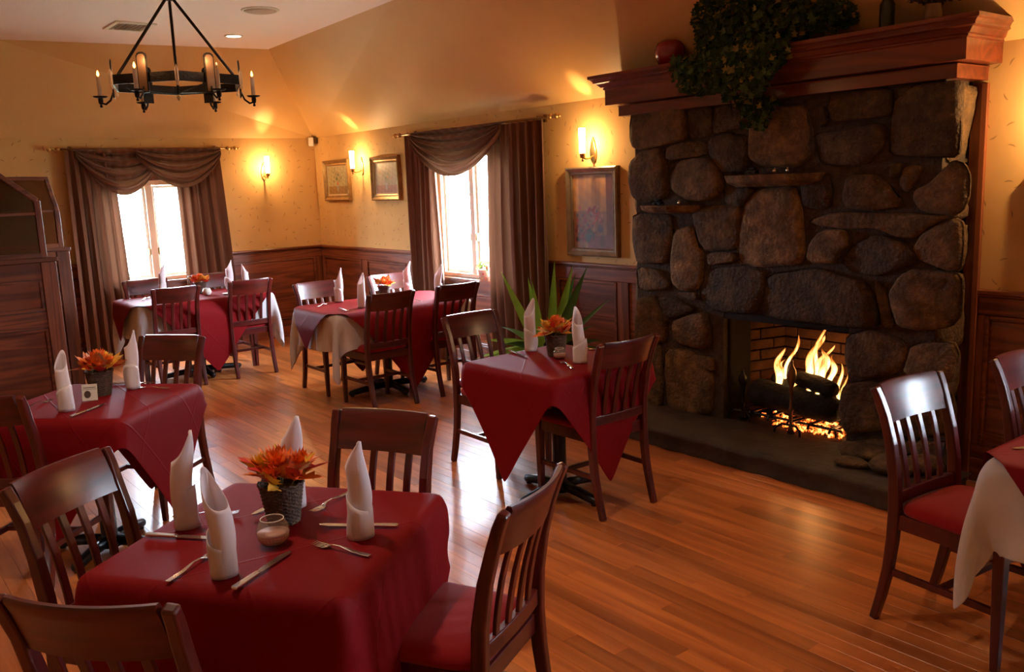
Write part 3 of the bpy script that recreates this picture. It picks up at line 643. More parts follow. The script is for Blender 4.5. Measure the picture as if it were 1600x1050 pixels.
# slabs under the mantle of stones, to the right of the opening
# firebox: floor, back, cheeks in individual bricks
fb = MB().box(FX0-.1, FX1+.1, -.30, .34, .0, .105).box(FX0-.14, FX1+.14, .32, .40, 0, 1.0).box(FX0-.16, FX0-.06, -.02, .34, 0, 1.0).box(FX1+.06, FX1+.16, -.02, .34, 0, 1.0).box(FX0-.16, FX1+.16, -.28, .36, .93, 1.0)
fb.build('firebox_lining', M['soot'], fp)
def bricks(p0, p1, z0, z1, nrm, seed):
    p0 = Vector(p0); p1 = Vector(p1); L = (p1-p0).length; d = (p1-p0)/L; q = random.Random(seed)
    bh, bl = .062, .205; z = z0; row = 0
    ang = math.atan2(d.y, d.x)
    me = None
    while z < z1-.02:
        x = -(bl+.01)/2 if row % 2 else 0
        while x < L-.03:
            a = max(x, 0); b = min(x+bl, L)
            if b-a > .03:
                c = p0+d*((a+b)/2); hw = (b-a)/2
                mb = MB().box(-hw, hw, -.02, .02, -bh/2, bh/2)
                o = mb.build('brick', M['brick'], fp, loc=(c.x+nrm[0]*.004*q.random(), c.y+nrm[1]*.004*q.random(), z+bh/2), rot=(0, 0, ang), bevel=.003, seg=1)
            x += bl+.01
        z += bh+.009; row += 1
bricks((FX0+.05, .29), (FX1-.10, .29), .108, .86, (0, -1), 1)
bricks((FX0-.04, -.02), (FX0+.04, .27), .108, .86, (1, 0), 2)
bricks((FX1-.06, .27), (FX1+.03, -.02), .108, .86, (-1, 0), 3)
for x_ in (FX0-.09, FX1): MB().box(x_, x_+.09, -.24, -.02, .10, .84).build('firebox_jamb', M['soot'], fp, bevel=.01)
MB().box(FX0-.02, FX1+.02, -.282, -.24, FZ1-.035, FZ1+.02).build('lintel', M['iron'], fp)
# rubble at the foot, right of the opening
for i, (x, y, z, rx, ry, rz) in enumerate(((7.28, -.42, .155, .16, .11, .045), (7.50, -.50, .15, .13, .12, .05), (7.30, -.56, .135, .10, .07, .03), (7.62, -.40, .16, .10, .10, .05))):
    q = random.Random(i+200); bm_ = MB()
    def fn(u, v, q=q, rx=rx, ry=ry, rz=rz, i=i):
        a = 2*PI*u; b = PI*v; s = 1+.12*math.sin(3*a+i)+.08*math.sin(5*b+a)
        return (rx*s*math.sin(b)*math.cos(a), ry*s*math.sin(b)*math.sin(a), -rz*math.cos(b))
    o = MB().grid(fn, 14, 8, True).build('stone', M['stone'], fp, smooth=True, loc=(x, y, z)); o['tone'] = .8
# mantel: profile swept along left end, front and right end
prof = [(.045, 2.112), (.045, 2.115), (.045, 2.178), (.050, 2.184), (.050, 2.19), (.10, 2.192), (.10, 2.292), (.108, 2.298), (.108, 2.306), (.118, 2.312), (.135, 2.335), (.150, 2.343), (.150, 2.352), (.162, 2.366), (.172, 2.372), (.172, 2.392)]
def mant(i0, i1, name, mat):
    mb = MB()
    X0, X1, Y = 5.42, 7.61, -.29
    rows = []
    for o, z in prof[i0:i1]:
        xl, xr = X0-o*1.35, X1+o*1.18
        rows.append([(xl, 0, z), (xl, Y-o, z), (xr, Y-o, z), (xr, 0, z)])
    v = [p for r in rows for p in r]; f = []
    for r in range(len(rows)-1):
        for k in range(3): f.append((r*4+k, r*4+k+1, (r+1)*4+k+1, (r+1)*4+k))
    f.append((0, 1, 2, 3)); m = (len(rows)-1)*4; f.append((m, m+1, m+2, m+3))
    return mb.add(v, f).build(name, mat, fp, bevel=.0015, seg=1)
mant(1, 4, 'mantel_frieze', M['mantel'])
mant(4, 8, 'mantel_fascia', M['mantel'])
mant(7, 16, 'mantel_shelf', M['mantel'])
# ------------------------------------------------------------------ fire, logs, irons
def log(name, p0, p1, r0, r1, seed, label, z_sq=1.0):
    P0, P1 = Vector(p0), Vector(p1); q = random.Random(seed); n = 12
    ax = (P1-P0).normalized(); s1 = ax.cross(Vector((0, 0, 1))).normalized(); s2 = s1.cross(ax)
    L = (P1-P0).length; ts = [0, .015, .05]+[i/n for i in range(1, n)]+[.95, .985, 1]
    def rad(t): 
        e = min(t, 1-t)*L; return (r0+(r1-r0)*t)*(.55+.45*min(1, (e/.05)**.5))
    def fn(u, v):
        t = ts[min(int(round(v*(len(ts)-1))), len(ts)-1)]; a = 2*PI*u
        r = rad(t)*(1+.06*math.sin(3*a+seed)+.04*math.sin(7*a+t*9+seed)+.05*math.sin(t*11+seed))
        return tuple(P0+ax*(t*L)+s1*(r*math.cos(a))+s2*(r*math.sin(a)))
    mb = MB().grid(fn, 18, len(ts), True)
    mb.add([], []); b = len(mb.v)-18; mb.f += [tuple(range(17, -1, -1)), tuple(range(b, b+18))]
    return tag(mb.build(name, M['bark'], smooth=True), label, 'log', 'logs in the fireplace')
log('firewood_log', (6.34, -.14, .30), (6.96, -.12, .265), .088, .082, 1, 'big charred front log lying across the fire grate')
log('firewood_log', (6.60, -.03, .405), (6.93, -.13, .395), .052, .050, 2, 'smaller charred log resting on top of the front log at the right')
log('firewood_log', (6.36, .06, .36), (6.62, .02, .33), .042, .036, 3, 'thin charred log lying behind the front log at the left')
gr = tag(empty('fire_grate', (6.66, -.08, .115)), 'black iron grate carrying the burning logs', 'grate')
for k in range(5):
    x = -.30+k*.145
    MB().sweep([(x, -.13, .03), (x, -.11, .055), (x, .15, .055), (x, .17, .09)], .009, 6).build('bar', M['black'], gr)
for y in (-.08, .12): MB().sweep([(-.36, y, .045), (.33, y, .045)], .009, 6).build('cross_bar', M['black'], gr)
for sx in (-.32, .29):
    for sy in (-.08, .12): MB().sweep([(sx, sy, .045), (sx*1.05, sy*1.1, .0)], .008, 6).build('leg', M['black'], gr)
def andiron(loc, label, h):
    r = tag(empty('andiron', loc), label, 'andiron')
    s = h/.42
    prof = [(.0, .0), (.022, .0), (.016, .03), (.010, .05), (.010, .12), (.018, .135), (.010, .15), (.009, .22), (.016, .24), (.012, .26), (.024, .30), (.030, .33), (.026, .36), (.012, .385), (.008, .40), (.010, .41), (.0, .42)]
    MB().lathe([(a, b*s) for a, b in prof], 14).build('post', M['bronze'] if h > .45 else M['black'], r, smooth=True)
    MB().sweep([(0, .01, .07), (0, .28, .06), (0, .30, .0)], .009, 6).build('billet_bar', M['black'], r)
    for sx in (-1, 1): MB().sweep([(0, 0, .05), (sx*.05, -.02, .055), (sx*.085, -.035, .03), (sx*.09, -.04, .0)], .008, 6).build('foot', M['black'], r)
    return r
andiron((6.72, -.27, .118), 'turned iron andiron with an urn finial standing before the logs', .46)
andiron((6.31, -.20, .118), 'dark andiron at the left edge of the firebox', .33)
# embers and ash under the grate (they glow)
def ember_mat():
    m, nt, b = newmat('glowing_embers'); tc = N(nt, 'ShaderNodeTexCoord'); n = N(nt, 'ShaderNodeTexNoise'); n.inputs['Scale'].default_value = 28; n.inputs['Detail'].default_value = 6
    nt.links.new(tc.outputs['Object'], n.inputs['Vector']); r = N(nt, 'ShaderNodeValToRGB'); e = r.color_ramp.elements
    e[0].position = .44; e[0].color = (0, 0, 0, 1); e[1].position = .62; e[1].color = (1, .42, .10, 1); k = e.new(.52); k.color = (.8, .09, .01, 1)
    nt.links.new(n.outputs['Fac'], r.inputs['Fac']); nt.links.new(r.outputs['Color'], b.inputs['Emission Color']); b.inputs['Emission Strength'].default_value = 2.6
    b.inputs['Base Color'].default_value = (.12, .08, .06, 1); b.inputs['Roughness'].default_value = 1; return m
q = random.Random(4); mb = MB()
for _ in range(170):
    x = q.gauss(6.72, .13); y = q.gauss(-.08, .07); s = q.uniform(.008, .022)
    if not (6.33 < x < 7.0 and -.2 < y < .2): continue
    R = Euler((q.random()*3, q.random()*3, q.random()*3)).to_matrix().to_4x4()
    mb.box(-s, s, -s*.7, s*.7, -s*.6, s*.6, Matrix.Translation((x, y, .118+s*.5)) @ R)
tag(mb.build('ember_bed', ember_mat()), 'bed of glowing embers and ash under the grate', 'embers', kind='stuff')
def flame_mat():
    m = bpy.data.materials.new('fire_flame'); m.use_nodes = True; nt = m.node_tree; nt.nodes.clear()
    at = N(nt, 'ShaderNodeAttribute', attribute_name='h'); tc = N(nt, 'ShaderNodeTexCoord')
    mp = N(nt, 'ShaderNodeMapping'); mp.inputs['Scale'].default_value = (26, 26, 6); n = N(nt, 'ShaderNodeTexNoise'); n.inputs['Scale'].default_value = 1; n.inputs['Detail'].default_value = 3; n.inputs['Distortion'].default_value = .8
    nt.links.new(tc.outputs['Object'], mp.inputs[0]); nt.links.new(mp.outputs[0], n.inputs['Vector'])
    lw = N(nt, 'ShaderNodeLayerWeight'); lw.inputs[0].default_value = .5
    inv = N(nt, 'ShaderNodeMath', operation='SUBTRACT'); inv.inputs[0].default_value = 1; nt.links.new(lw.outputs['Facing'], inv.inputs[1])
    # density: body centre, falling off with height and torn by noise
    hm = N(nt, 'ShaderNodeMath', operation='MULTIPLY_ADD'); hm.inputs[1].default_value = -.75; hm.inputs[2].default_value = .95; nt.links.new(at.outputs['Fac'], hm.inputs[0])
    a1 = N(nt, 'ShaderNodeMath', operation='MULTIPLY_ADD'); a1.inputs[1].default_value = 1.5; nt.links.new(n.outputs['Fac'], a1.inputs[0]); nt.links.new(hm.outputs[0], a1.inputs[2])
    a2 = N(nt, 'ShaderNodeMath', operation='ADD'); nt.links.new(inv.outputs[0], a2.inputs[0]); nt.links.new(a1.outputs[0], a2.inputs[1])
    fac = N(nt, 'ShaderNodeMapRange'); fac.inputs['From Min'].default_value = 1.25; fac.inputs['From Max'].default_value = 2.65; nt.links.new(a2.outputs[0], fac.inputs['Value'])
    cr_ = N(nt, 'ShaderNodeValToRGB'); e = cr_.color_ramp.elements; e[0].position = 0; e[0].color = (1, .13, .01, 1); e[1].position = .85; e[1].color = (1, .62, .20, 1); k = e.new(.4); k.color = (1, .26, .03, 1)
    nt.links.new(fac.outputs[0], cr_.inputs['Fac'])
    st = N(nt, 'ShaderNodeMath', operation='MULTIPLY_ADD'); st.inputs[1].default_value = 4.2; st.inputs[2].default_value = .25
    pw = N(nt, 'ShaderNodeMath', operation='POWER'); pw.inputs[1].default_value = 2; nt.links.new(fac.outputs[0], pw.inputs[0]); nt.links.new(pw.outputs[0], st.inputs[0])
    em = N(nt, 'ShaderNodeEmission'); nt.links.new(cr_.outputs[0], em.inputs[0]); nt.links.new(st.outputs[0], em.inputs[1])
    tr = N(nt, 'ShaderNodeBsdfTransparent'); mx = N(nt, 'ShaderNodeMixShader'); nt.links.new(fac.outputs[0], mx.inputs[0]); nt.links.new(tr.outputs[0], mx.inputs[1]); nt.links.new(em.outputs[0], mx.inputs[2])
    o = N(nt, 'ShaderNodeOutputMaterial'); nt.links.new(mx.outputs[0], o.inputs[0]); return m
M['flame'] = flame_mat()
fire = tag(empty('fire', (6.68, -.02, .30)), 'yellow and orange flames rising behind and between the logs', 'fire')
def flame(x, y, z, w, h, leanx, seed, dp=.6):
    q = random.Random(seed); ph = q.random()*6
    def rad(t): return w*(.35+.9*t)*(1 if t < .22 else 1)*(1-t)**.75*1.6
    def fn(u, v):
        a = 2*PI*u; r = max(.0004, rad(v))*(1+.22*math.sin(2*a+v*5+ph)*v+.16*math.sin(5*a+v*9+ph)*v)
        cx = leanx*v**1.4+.022*math.sin(v*7+ph)*v
        return (x-6.68+cx+r*math.cos(a), y+.02+r*dp*math.sin(a)+.012*math.sin(v*6+ph), z-.30+h*v)
    nu, nv = 20, 22
    o = MB().grid(fn, nu, nv, True).build('flame', M['flame'], fire, smooth=True)
    a = o.data.attributes.new('h', 'FLOAT', 'POINT'); a.data.foreach_set('value', np.repeat(np.linspace(0, 1, nv), nu).astype(np.float32))
for f in ((6.48, -.03, .33, .036, .30, .03, 1), (6.475, -.01, .34, .026, .20, .05, 2), (6.50, .02, .36, .018, .36, .10, 12), (6.68, .0, .40, .040, .34, .09, 3), (6.72, .03, .40, .032, .27, .10, 4), (6.70, .05, .42, .020, .40, .05, 13), (6.80, -.02, .40, .036, .25, .01, 5), (6.86, -.04, .40, .026, .22, .035, 6),
          (6.955, -.07, .24, .018, .36, -.02, 7), (6.985, -.09, .20, .013, .36, .0, 8), (6.77, -.10, .345, .028, .065, 0, 9), (6.83, -.11, .345, .022, .05, .02, 10), (6.64, -.09, .34, .018, .06, -.01, 11)):
    flame(f[0]-.025, f[1], f[2], f[3], f[4]*.86, *f[5:])
b = bulb('fire_glow', (6.72, .0, .52), FIRE, (1, .42, .12), .09)
bulb('fire_glow', (6.95, -.10, .17), FIRE*.18, (1, .40, .12), .04)

# ------------------------------------------------------------------ chair
def make_chair():
    root = empty('dining_chair')
    ys = [(0, -.275), (.10, -.248), (.22, -.222), (.34, -.208), (.46, -.202), (.58, -.208), (.70, -.228), (.80, -.256), (.86, -.277), (.905, -.297)]
    def py(z):
        for (z0, y0), (z1, y1) in zip(ys[:-1], ys[1:]):
            if z <= z1: return y0+(y1-y0)*(z-z0)/(z1-z0)
        return ys[-1][1]
    for s in (-1, 1):
        w = [.034]*len(ys); d = [.030, .034, .038, .042, .044, .042, .038, .034, .032, .028]
        MB().sweep([(s*(.186+.010*(z > .8)*(z-.8)*10), y, z) for z, y in ys], .01, flat=(w, d, (0, 1, 0))).build('rear_leg', M['mahog'], root, bevel=.007, seg=3)
    def cv(x, k=.026): return -k*(1-(x/.17)**2)
    def crest(u, v):     # closed section loop around v
        x = -.172+.344*u; return x
    z0, z1 = .775, .912; n = 15
    v = []; f = []
    for i in range(n):
        x = -.171+.342*i/(n-1); y = cv(x); top = z1-.002*(1-(x/.17)**2); bot = z0-.004*(1-(x/.17)**2)
        sec = []
        for z, o in ((bot, .011), (bot+.05, .011), (top-.03, .011), (top-.010, .010), (top, .004), (top, -.007), (top-.012, -.012), (top-.04, -.011), (bot+.04, -.011), (bot, -.011)):
            sec.append((x, py(z)+y+o, z))
        v += sec
    m = 10
    for i in range(n-1):
        for k in range(m): f.append((i*m+k, i*m+(k+1) % m, (i+1)*m+(k+1) % m, (i+1)*m+k))
    f += [tuple(range(m-1, -1, -1)), tuple((n-1)*m+k for k in range(m))]
    MB().add(v, f).build('crest_rail', M['mahogx'], root, angle=50)
    for x in (-.104, -.035, .035, .104):
        pts = [(x*(1+.06*(z-.5)/.3), py(z)+cv(x)*(.35+.65*(z-.5)/.28), z) for z in (.505, .56, .62, .68, .73, .778)]
        MB().sweep(pts, .01, flat=(.026, .012, (0, 1, 0))).build('back_slat', M['mahog'], root, bevel=.003)
    MB().sweep([(x, py(.50)+cv(x)*.35, .50) for x in (-.17, -.085, 0, .085, .17)], .01, flat=(.024, .048, (0, 0, 1))).build('lower_back_rail', M['mahogx'], root, bevel=.004)
    for s in (-1, 1):
        MB().sweep([(s*.192, .195, .0), (s*.192, .195, .30), (s*.192, .195, .445)], .01, flat=([.027, .037, .040], [.027, .037, .040], (0, 1, 0))).build('front_leg', M['mahog'], root, bevel=.004)
        MB().sweep([(s*.184, py(.21)+.01, .21), (s*.190, .185, .21)], .01, flat=(.018, .026, (0, 0, 1))).build('side_stretcher', M['mahog'], root, bevel=.003)
        MB().sweep([(s*.184, -.185, .415), (s*.192, .18, .415)], .01, flat=(.020, .058, (0, 0, 1))).build('side_apron', M['mahog'], root, bevel=.003)
    MB().sweep([(-.183, -.02, .213), (.183, -.02, .213)], .01, flat=(.018, .024, (0, 0, 1))).build('cross_stretcher', M['mahogx'], root, bevel=.003)
    MB().sweep([(-.18, .200, .415), (.18, .200, .415)], .01, flat=(.020, .058, (0, 0, 1))).build('front_apron', M['mahogx'], root, bevel=.003)
    MB().sweep([(-.17, -.195, .415), (.17, -.195, .415)], .01, flat=(.020, .058, (0, 0, 1))).build('rear_apron', M['mahogx'], root, bevel=.003)
    # cushion: rounded trapezoid pad
    def pad(u, v):
        a = 2*PI*u; e = .32
        c, s_ = math.cos(a), math.sin(a)
        X = abs(c)**e*(1 if c > 0 else -1); Y = abs(s_)**e*(1 if s_ > 0 else -1)
        prof = [(.02, .440), (.90, .441), (.985, .446), (1.0, .458), (.985, .472), (.93, .484), (.80, .493), (.55, .499), (.25, .502), (.0, .503)]
        r, z = prof[int(round(v*9))]
        x = X*r; y = Y*r
        return (x*(.205+.012*y), .005+y*.205+.0, z)
    MB().grid(pad, 40, 10, True).build('seat', M['seat'], root, smooth=True)
    return root
chair0 = make_chair(); chair_used = [False]
SEATS = []
def place_chair(cx, cy, deg, label, group, crest=True):
    """cx,cy = middle of the crest rail; deg = direction the sitter faces"""
    a = math.radians(deg); f = Vector((math.cos(a), math.sin(a)))
    o = chair0 if not chair_used[0] else copy_tree(chair0); chair_used[0] = True
    x, y = cx+f.x*.315, cy+f.y*.315
    o.location = (x, y, 0); o.rotation_euler = (0, 0, a-PI/2)
    tag(o, label, 'chair', group); SEATS.append((x, y, a-PI/2)); return o
G1, G2, G3, G4, G5, G6 = ['chairs around the '+s for s in ('window table at the back left', 'long table before the bright window', 'small table by the fireplace', 'small table beside the booth', 'nearest table', 'table at the right edge')]
place_chair(.90, -2.34, 0, 'mahogany slat-back chair with its back to the left window, left of the flowers', G1)
place_chair(.92, -1.72, 0, 'mahogany slat-back chair facing the room behind the orange flowers of the far left table', G1)
place_chair(1.97, -2.37, 180, 'mahogany slat-back chair seen from behind at the far left table, nearer the booth', G1)
place_chair(1.95, -1.69, 180, 'mahogany slat-back chair seen from behind at the far left table, over its white cloth corner', G1)
place_chair(2.69, -1.42, 0, 'sunlit-crest chair at the left end of the long table, nearest the hanging white corner', G2)
place_chair(2.69, -.70, 0, 'sunlit chair behind the orange flowers of the long table', G2)
place_chair(4.00, -1.41, 180, 'dark slat-back chair seen from behind at the long table with a rosy seat', G2)
place_chair(3.97, -.77, 180, 'dark slat-back chair at the long table below the sill flowerpot', G2)
place_chair(6.77, -1.69, 180, 'chair seen from behind, back to the fireplace, at the small table by the hearth', G3)
place_chair(5.34, -1.67, 0, 'mahogany chair on the window side of the small table by the hearth', G3)
place_chair(4.65, -3.25, -52, 'mahogany chair facing the camera behind the table with the flower card', G4)
place_chair(5.60, -4.37, 133, 'dark chair back cut by the left photo edge, at the table with the card', G4)
place_chair(6.90, -4.33, 35, 'mahogany chair at the left side of the nearest table, crest catching light', G5)
place_chair(7.96, -4.50, 131, 'dark chair back in the bottom left corner of the photo', G5)
place_chair(8.085, -3.39, 207, 'chair seen edge-on with a wide red seat, right of the nearest table', G5)
place_chair(7.08, -3.27, -60, 'mahogany chair on the far side of the nearest table, before the bright floor', G5)
place_chair(8.125, -1.62, -6, 'mahogany chair right of the fire with a pale sheen on crest and slats', G6)
place_chair(8.22, -.88, -6, 'mahogany chair at the right edge beyond the white cloth corner, next to the wainscot', G6)

# ------------------------------------------------------------------ tables and cloths
TOP = .752
def make_table(cx, cy, deg, a, b, label, group, legs=1):
    t = tag(empty('dining_table', (cx, cy, 0), math.radians(deg)), label, 'table', group)
    cs = []; rc = .07; A_, B_ = a-.022-rc, b-.022-rc
    for sx_, sy_, g0 in ((1, 1, 0), (-1, 1, 90), (-1, -1, 180), (1, -1, 270)): cs += [(sx_*A_+rc*math.cos(math.radians(g0+g)), sy_*B_+rc*math.sin(math.radians(g0+g))) for g in range(0, 91, 15)]
    MB().prism(cs, .712, .742).build('tabletop', M['oakx'], t, bevel=.006)
    for oy in ([0] if legs == 1 else [-b*.0]):
        MB().lathe([(.038, .045), (.038, .66), (.05, .68), (.05, .70)], 18).build('pedestal', M['black'], t, smooth=False, angle=40)
        MB().box(-.22, .22, -.03, .03, .697, .714).box(-.03, .03, -.22, .22, .697, .714).build('top_bracket', M['black'], t)
        MB().lathe([(.0, .075), (.05, .072), (.062, .05), (.062, .025), (.0, .025)], 18).build('base_hub', M['black'], t, smooth=True)
        for k in range(4):
            g = PI/4*0+k*PI/2; c, s = math.cos(g), math.sin(g); L = .29 if legs == 1 else (.30 if k % 2 == 0 else .38)
            MB().sweep([(c*.03, s*.03, .052), (c*.14, s*.14, .048), (c*(L-.05), s*(L-.05), .032), (c*(L-.012), s*(L-.012), .027), (c*L, s*L, .024)], [.026, .028, .025, .022, .010], 12).build('base_foot', M['black'], t, smooth=True)
            MB().lathe([(.016, 0), (.016, .012)], 10, (c*(L-.03), s*(L-.03))).build('glide', M['black'], t)
    return t
def drape(a, b, sx, sy, rot, top=TOP, off=(0, 0), seats=(), steps=110, iters=13, res=.0245, seed=0, extra=0.0, bend=.03, shear=.06, lng=.006, skirt=0):
    """cloth of sx*sy over a box-shaped table (half sizes a,b): small position-based simulation"""
    nx = int(sx/res)+1; ny = int(sy/res)+1
    U, V = np.meshgrid(np.linspace(-sx/2, sx/2, nx), np.linspace(-sy/2, sy/2, ny))
    c, s = math.cos(rot), math.sin(rot)
    X = np.stack([U*c-V*s+off[0], U*s+V*c+off[1], np.full_like(U, top+.004)], -1)
    q = np.random.default_rng(seed); X[..., 2] += q.random(U.shape)*.002
    Vl = np.zeros_like(X); dx = sx/(nx-1); dy = sy/(ny-1)
    R = .007; hb = np.array([a-R, b-R]); dt = 1/45
    def pair(p, i0, i1, L, k):
        d = p[i1]-p[i0]; l = np.sqrt((d*d).sum(-1, keepdims=True))+1e-9; m = d*((l-L)/l)*.5*k; p[i0] += m; p[i1] -= m
    sl = slice; E = Ellipsis
    cons = []
    for st in (0, 1):
        for (ax, L) in ((1, dx), (0, dy)):
            n = nx if ax == 1 else ny; m = (n-st)//2
            A = sl(st, st+2*m, 2); B_ = sl(st+1, st+2*m, 2)
            cnt = min(len(range(*A.indices(n))), len(range(*B_.indices(n))))
            A = sl(st, st+2*cnt-1, 2); B_ = sl(st+1, st+2*cnt, 2)
            cons.append(((sl(None), A) if ax == 1 else (A, sl(None)), (sl(None), B_) if ax == 1 else (B_, sl(None)), L, 1.0))
    dg = math.hypot(dx, dy)
    for st in (0, 1):
        n = ny; cnt = (ny-st)//2
        A = sl(st, st+2*cnt-1, 2); B_ = sl(st+1, st+2*cnt, 2)
        cons.append(((A, sl(0, nx-1)), (B_, sl(1, nx)), dg, shear)); cons.append(((A, sl(1, nx)), (B_, sl(0, nx-1)), dg, shear))
    cons.append(((sl(0, ny-2), sl(None)), (sl(2, ny), sl(None)), 2*dy, bend)); cons.append(((sl(None), sl(0, nx-2)), (sl(None), sl(2, nx)), 2*dx, bend))
    pin = (np.abs(X[..., 0]) < a-.010) & (np.abs(X[..., 1]) < b-.010); X[..., 2][pin] = top; X0 = X.copy()
    for sp in (4, 7):
        cons.append(((sl(0, ny-sp), sl(None)), (sl(sp, ny), sl(None)), sp*dy, lng)); cons.append(((sl(None), sl(0, nx-sp)), (sl(None), sl(sp, nx)), sp*dx, lng))
    for step in range(steps):
        Vl *= .975 if step < steps-25 else .90
        Vl[..., 2] -= 9.8*dt*.8
        P = X+Vl*dt
        for it in range(iters):
            for i0, i1, L, k in cons: pair(P, i0, i1, L, k)
            # table slab: rounded box in plan, thickness below the top
            xy = P[..., :2]; z = P[..., 2]
            dq = np.abs(xy)-hb; dz = z-(top-R)
            dzz = np.maximum(dz, -.05)  # slab only 5 cm thick below, skirt clears the underframe
            ox = np.maximum(dq[..., 0], 0); oy = np.maximum(dq[..., 1], 0); oz = np.maximum(dz, 0)
            dist = np.sqrt(ox**2+oy**2+oz**2)
            inside = np.maximum(np.maximum(dq[..., 0], dq[..., 1]), dz)
            sd = np.where(inside > 0, dist, inside)-R
            hit = (sd < 0) & (z > top-.14)
            out = hit & (inside > 0)
            n = np.stack([ox*np.sign(xy[..., 0]), oy*np.sign(xy[..., 1]), oz], -1)/(dist[..., None]+1e-9)
            P[out] -= (n*sd[..., None])[out]
            inn = hit & (inside <= 0)
            if inn.any():
                w = np.stack([dq[..., 0], dq[..., 1], dz], -1); k = w.argmax(-1)
                mz = inn & (k == 2); P[..., 2][mz] = top
                for ax in (0, 1):
                    mm = inn & (k == ax); P[..., ax][mm] = np.sign(P[..., ax][mm])*(hb[ax]+R)
            if skirt:    # an under-cloth already hangs there: stay outside it
                z = P[..., 2]; mg = np.minimum(skirt, .004+.35*np.maximum(0, top-z)); fx = np.abs(P[..., 0])-(a+mg); fy = np.abs(P[..., 1])-(b+mg)
                ins = (fx < 0) & (fy < 0) & (z < top-.006)
                mx = ins & (fx > fy); my = ins & (fx <= fy)
                P[..., 0][mx] = (np.sign(P[..., 0])*(a+mg))[mx]; P[..., 1][my] = (np.sign(P[..., 1])*(b+mg))[my]
            P[pin] = X0[pin]
        Vl = (P-X)/dt; sp = np.sqrt((Vl**2).sum(-1, keepdims=True)); Vl *= np.minimum(1, 2.5/(sp+1e-9)); X = P
    X[..., 2] += extra
    on = (np.abs(X[..., 0]) < a-.01) & (np.abs(X[..., 1]) < b-.01) & (X[..., 2] > top-.03+extra)
    X[..., 2][on] = top+extra
    return X, U, V
def cloth(name, mat, cx, cy, deg, a, b, sx, sy, rot, label, cat, seats=(), top=TOP, extra=0, seed=0, solid=.0016, off=(0, 0), group=None, steps=130, bend=.004, shear=.05, res=.0245, lng=.0012, skirt=0):
    A = math.radians(deg); loc = []
    for x, y, sa in seats:
        dx, dy = x-cx, y-cy; loc.append((dx*math.cos(-A)-dy*math.sin(-A), dx*math.sin(-A)+dy*math.cos(-A), sa-A))
    X, U, V = drape(a, b, sx, sy, math.radians(rot), top, off, loc, seed=seed, extra=extra, steps=steps, bend=bend, shear=shear, res=res, lng=lng, skirt=skirt)
    ny, nx = U.shape; v = X.reshape(-1, 3).tolist()
    f = [(j*nx+i, j*nx+i+1, (j+1)*nx+i+1, (j+1)*nx+i) for j in range(ny-1) for i in range(nx-1)]
    me = bpy.data.meshes.new(name); me.from_pydata(v, [], f); me.polygons.foreach_set('use_smooth', [True]*len(f)); me.materials.append(mat)
    at = me.attributes.new('flatuv', 'FLOAT_VECTOR', 'POINT')
    at.data.foreach_set('vector', np.stack([U+.165+sx*0, V+.165, np.zeros_like(U)], -1).astype(np.float32).reshape(-1))
    o = bpy.data.objects.new(name, me); o.location = (cx, cy, 0); o.rotation_euler = (0, 0, A); link(o)
    md = o.modifiers.new('thickness', 'SOLIDIFY'); md.thickness = solid; md.offset = 1
    md = o.modifiers.new('sub', 'SUBSURF'); md.levels = 1; md.render_levels = 1
    return tag(o, label, cat, group)
def near(cx, cy, r=1.0): return [s for s in SEATS if math.hypot(s[0]-cx, s[1]-cy) < r]
T5 = (7.50, -3.885, 37); T4 = (5.32, -3.86, 43); T3 = (6.285, -1.77, 2); T2 = (3.35, -1.12, 0); T1 = (1.40, -2.03, 0); T6 = (8.92, -1.265, 0)
RS = 1.20
for (cx, cy, dg), nm in ((T5, 'nearest square pedestal table under a burgundy cloth'), (T4, 'square pedestal table beside the booth under a burgundy cloth'), (T3, 'square pedestal table near the hearth under a burgundy cloth')):
    make_table(cx, cy, dg, .375, .375, nm, 'square tables')
make_table(*T2, .38, .66, 'long pedestal table before the bright window', 'long tables', 2)
make_table(*T1, .38, .64, 'long pedestal table by the left window', 'long tables', 2)
make_table(*T6, .38, .66, 'table at the right edge with a white cloth corner hanging', 'long tables', 2)
cloth('tablecloth', M['red'], *T5, .385, .385, 1.38, 1.38, 45, 'burgundy cloth with pointed corners draped over the nearest table', 'tablecloth', (), seed=1, res=.019, steps=150)
cloth('tablecloth', M['red'], *T4, .375, .375, RS, RS, 45, 'burgundy cloth with a long point hanging off the table beside the booth', 'tablecloth', (), seed=2)
cloth('tablecloth', M['red'], *T3, .375, .375, RS, RS, 45, 'burgundy cloth with points hanging off the small table by the hearth', 'tablecloth', (), seed=3)
for T, b, w, seed in ((T2, .66, 'long table before the bright window', 4), (T1, .64, 'far left table by the left window', 5), (T6, .66, 'table at the right edge', 6)):
    cloth('white_tablecloth', M['white'], *T, .38, b, 1.25, 1.84, 0, 'white undercloth with hanging corners on the '+w, 'tablecloth', (), top=TOP-.006, seed=seed, steps=90, bend=.1, shear=.12, lng=.012)
    cloth('tablecloth', M['red'], *T, .395, b+.015, 1.36, 1.36, 45, 'burgundy overlay cloth laid diagonally on the '+w, 'tablecloth', (), seed=seed+10, steps=90, extra=.002, skirt=.05)
